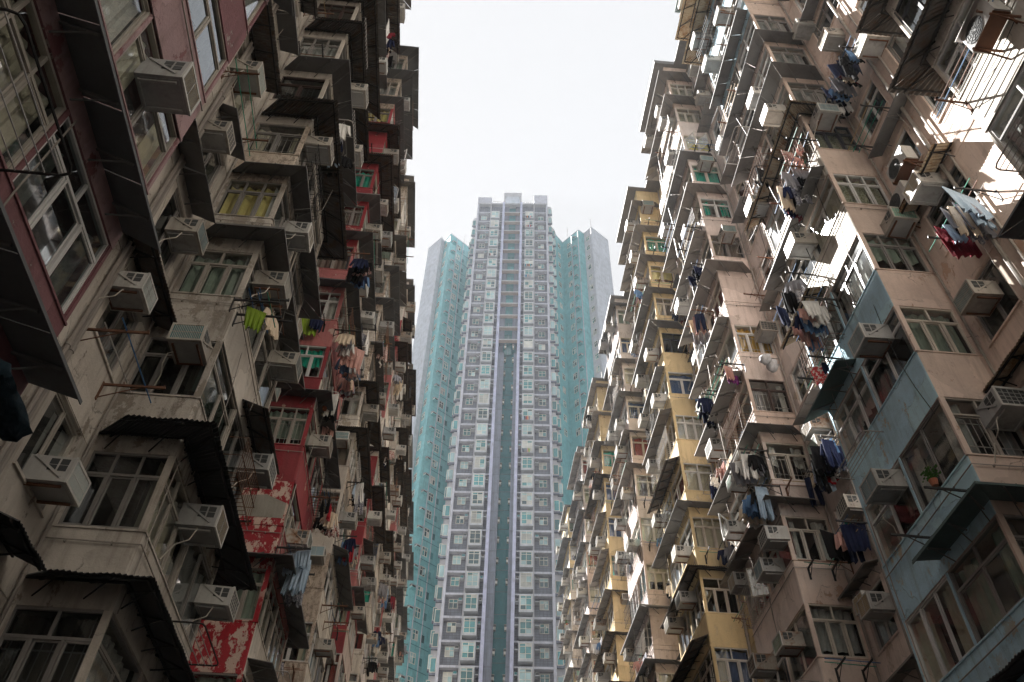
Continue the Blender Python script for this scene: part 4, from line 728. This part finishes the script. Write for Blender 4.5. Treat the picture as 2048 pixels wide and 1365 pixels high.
for sgn, steps in ((1, ((12.7, 13.3, .9, 126.4), (13.3, 13.85, 2.3, 121.6))), (-1, ((0, -.55, .9, 122.6), (-.55, -.95, 2.3, 118.0)))):
    for (xa, xb, d, zt) in steps:
        TB('stepped_side', [(xa, xb, d, 14, 22, zt, T_THIN)])
        z = zt-1.0
        while z > 27:
            c = (xa+xb)/2; u = MB(TP); u.box(xa+.02*sgn, xb+.22*sgn, d-.30, d, z-1.9, z-1.65, T_SIDE); u.box(xa+.06*sgn, xb+.18*sgn, d-.26, d, z-1.65, z, TFR); u.box(xa+.14*sgn, xb+.10*sgn, d-.275, d-.26, z-1.55, z-.1, TGL if rt.random() < .7 else TGL2); u.box(xb+.18*sgn, xb+.195*sgn, d-.2, d-.02, z-1.5, z-.1, TGL); u.build('side_bay', tower); z -= 2.8
# diagonal wings
WZ = 124.0
def wing(nm, pts, mats, hold):
    mb = MB(); bk = [(p[0]*1.0+hold[0], p[1]+hold[1]) for p in (pts[-1], pts[0])]
    allp = pts+bk
    for j in range(len(pts)-1): (a, b), (c, e) = pts[j], pts[j+1]; mb.face([(a, b, 20), (c, e, 20), (c, e, WZ), (a, b, WZ)], mats[j])
    (a, b), (c, e) = pts[-1], bk[0]; mb.face([(a, b, 20), (c, e, 20), (c, e, WZ), (a, b, WZ)], mats[-1]); (a, b), (c, e) = bk[1], pts[0]; mb.face([(a, b, 20), (c, e, 20), (c, e, WZ), (a, b, WZ)], mats[0])
    mb.face([(*p, WZ-.02) for p in allp], T_WGREY)
    for j in range(len(pts)-1): mb.strip((*pts[j], WZ+.02), (*pts[j+1], WZ+.02), .12, .10, T_WGREY)
    return mb.build(nm, tower)
LW = [(-10.24, 93.72), (-7.86, 90.93), (-7.23, 91.73), (-6.13, 89.84), (-2.64, 92.6), (-.6, 94.2)]
RW = [(12.6, 86.9), (13.29, 88.28), (14.71, 89.78), (17.21, 86.65), (18.33, 87.36), (19.48, 85.83), (23.06, 88.45)]
wing('wing_wall', LW, [T_END, T_WGREY, T_TEAL, T_TEAL, T_TEAL], (4, 9)); wing('wing_wall', RW, [T_TEAL, T_TEAL, T_TEAL, T_TEAL, T_WGREY, T_END], (-4, 9))
def SEG(p, q):
    p, q = Vector((*p, 0)), Vector((*q, 0)); d = (q-p).normalized(); n = Vector((d.y, -d.x, 0)); return (lambda a, o, z: p+d*a+n*o+Vector((0, 0, z))), (q-p).length
nw = 0; wm = MB()
def wwin(P, a, b, z0, z1):
    global nw
    nw += 1; twin(tower, P, a, b, z0, z1, 2, (.62,), 'wing_window', .06)
def hood(P, a, b, z0, tone):
    u = MB(P); u.box(a, b, 0, .55, z0+.62, z0+.72, tone); u.slab([(a-.06, .0, z0+1.18), (b+.06, 0, z0+1.18), (b+.06, .6, z0+1.02), (a-.06, .6, z0+1.02)], .04, T_WGREY); u.box(a+.05, b-.05, .02, .5, z0+.72, z0+.98, AC_B[2]); u.box(a+.1, b-.1, .5, .512, z0+.75, z0+.96, AC_F[0]); return u.build('ac_hood', tower)
zz = [121.0-2.8*q for q in range(34)]
(s1, l1), (s2, l2) = SEG(LW[2], LW[3]), SEG(LW[3], LW[4]); (r1, m1), (r2, m2), (r3, m3) = SEG(RW[2], RW[3]), SEG(RW[4], RW[5]), SEG(RW[1], RW[2])
for q, z in enumerate(zz):
    vis_ = q < 33
    if q >= 1 or True:
        if q < 33:
            wwin(s1, .35, 1.15, z+.2, z+1.5) if q < 33 else None
            wwin(s2, 1.75, 2.55, z+.0, z+1.3) if q < 33 else None
        hood(s2, .45, 1.15, z-.2, T_TEAL)
        if q < 17: wwin(r1, 1.15, 1.95, z, z+1.3); wwin(r3, .5, 1.2, z, z+1.2)
        if q < 17: hood(r1, 2.75, 3.45, z+.2, T_TEAL)
        if q < 14: wwin(r2, .5, 1.25, z, z+1.2)
    u = MB(s2); u.box(3.1, 3.5, 0, .05, z+.1, z+1.0, TGL); u.build('stair_window', tower); u = MB(s2); u.strip((1.6, .05, z-.55), (4.2, .2, z-.75), .05, .05, T_TEALB); u.build('wing_ledge', tower)
for P_, a in ((s2, 1.55), (s2, 3.0), (r1, 2.3), (r1, 4.0-.1), (r2, 1.85)): mb = MB(P_); mb.tube([(a, .09, 20), (a, .09, WZ-.3)], .07, T_END, 6); mb.build('wing_pipe', tower)
for (x, y), h in ((LW[3], .7), (RW[5], 3.4), ((15.6, 88.6), 3.6), ((-3.6, 91.9), 3.4)): mb = MB(); mb.tube([(x, y+.3, WZ), (x, y+.3, WZ+h)], .035, GALV, 5); mb.build('antenna', tower)


# ------------------------------------------------------------------ labels single each thing out
by = {}
for o in ALLT: by.setdefault(o['label'], []).append(o)
for lab, os_ in by.items():
    if len(os_) > 1:
        os_.sort(key=lambda o: o.matrix_world.translation.length if o.parent else o.location.length)
        for n, o in enumerate(os_): o['label'] = f"{ORD[n+1]} {lab}" if n+1 < len(ORD) else lab
for o in list(bpy.data.objects):
    if '_b' in o: del o['_b']
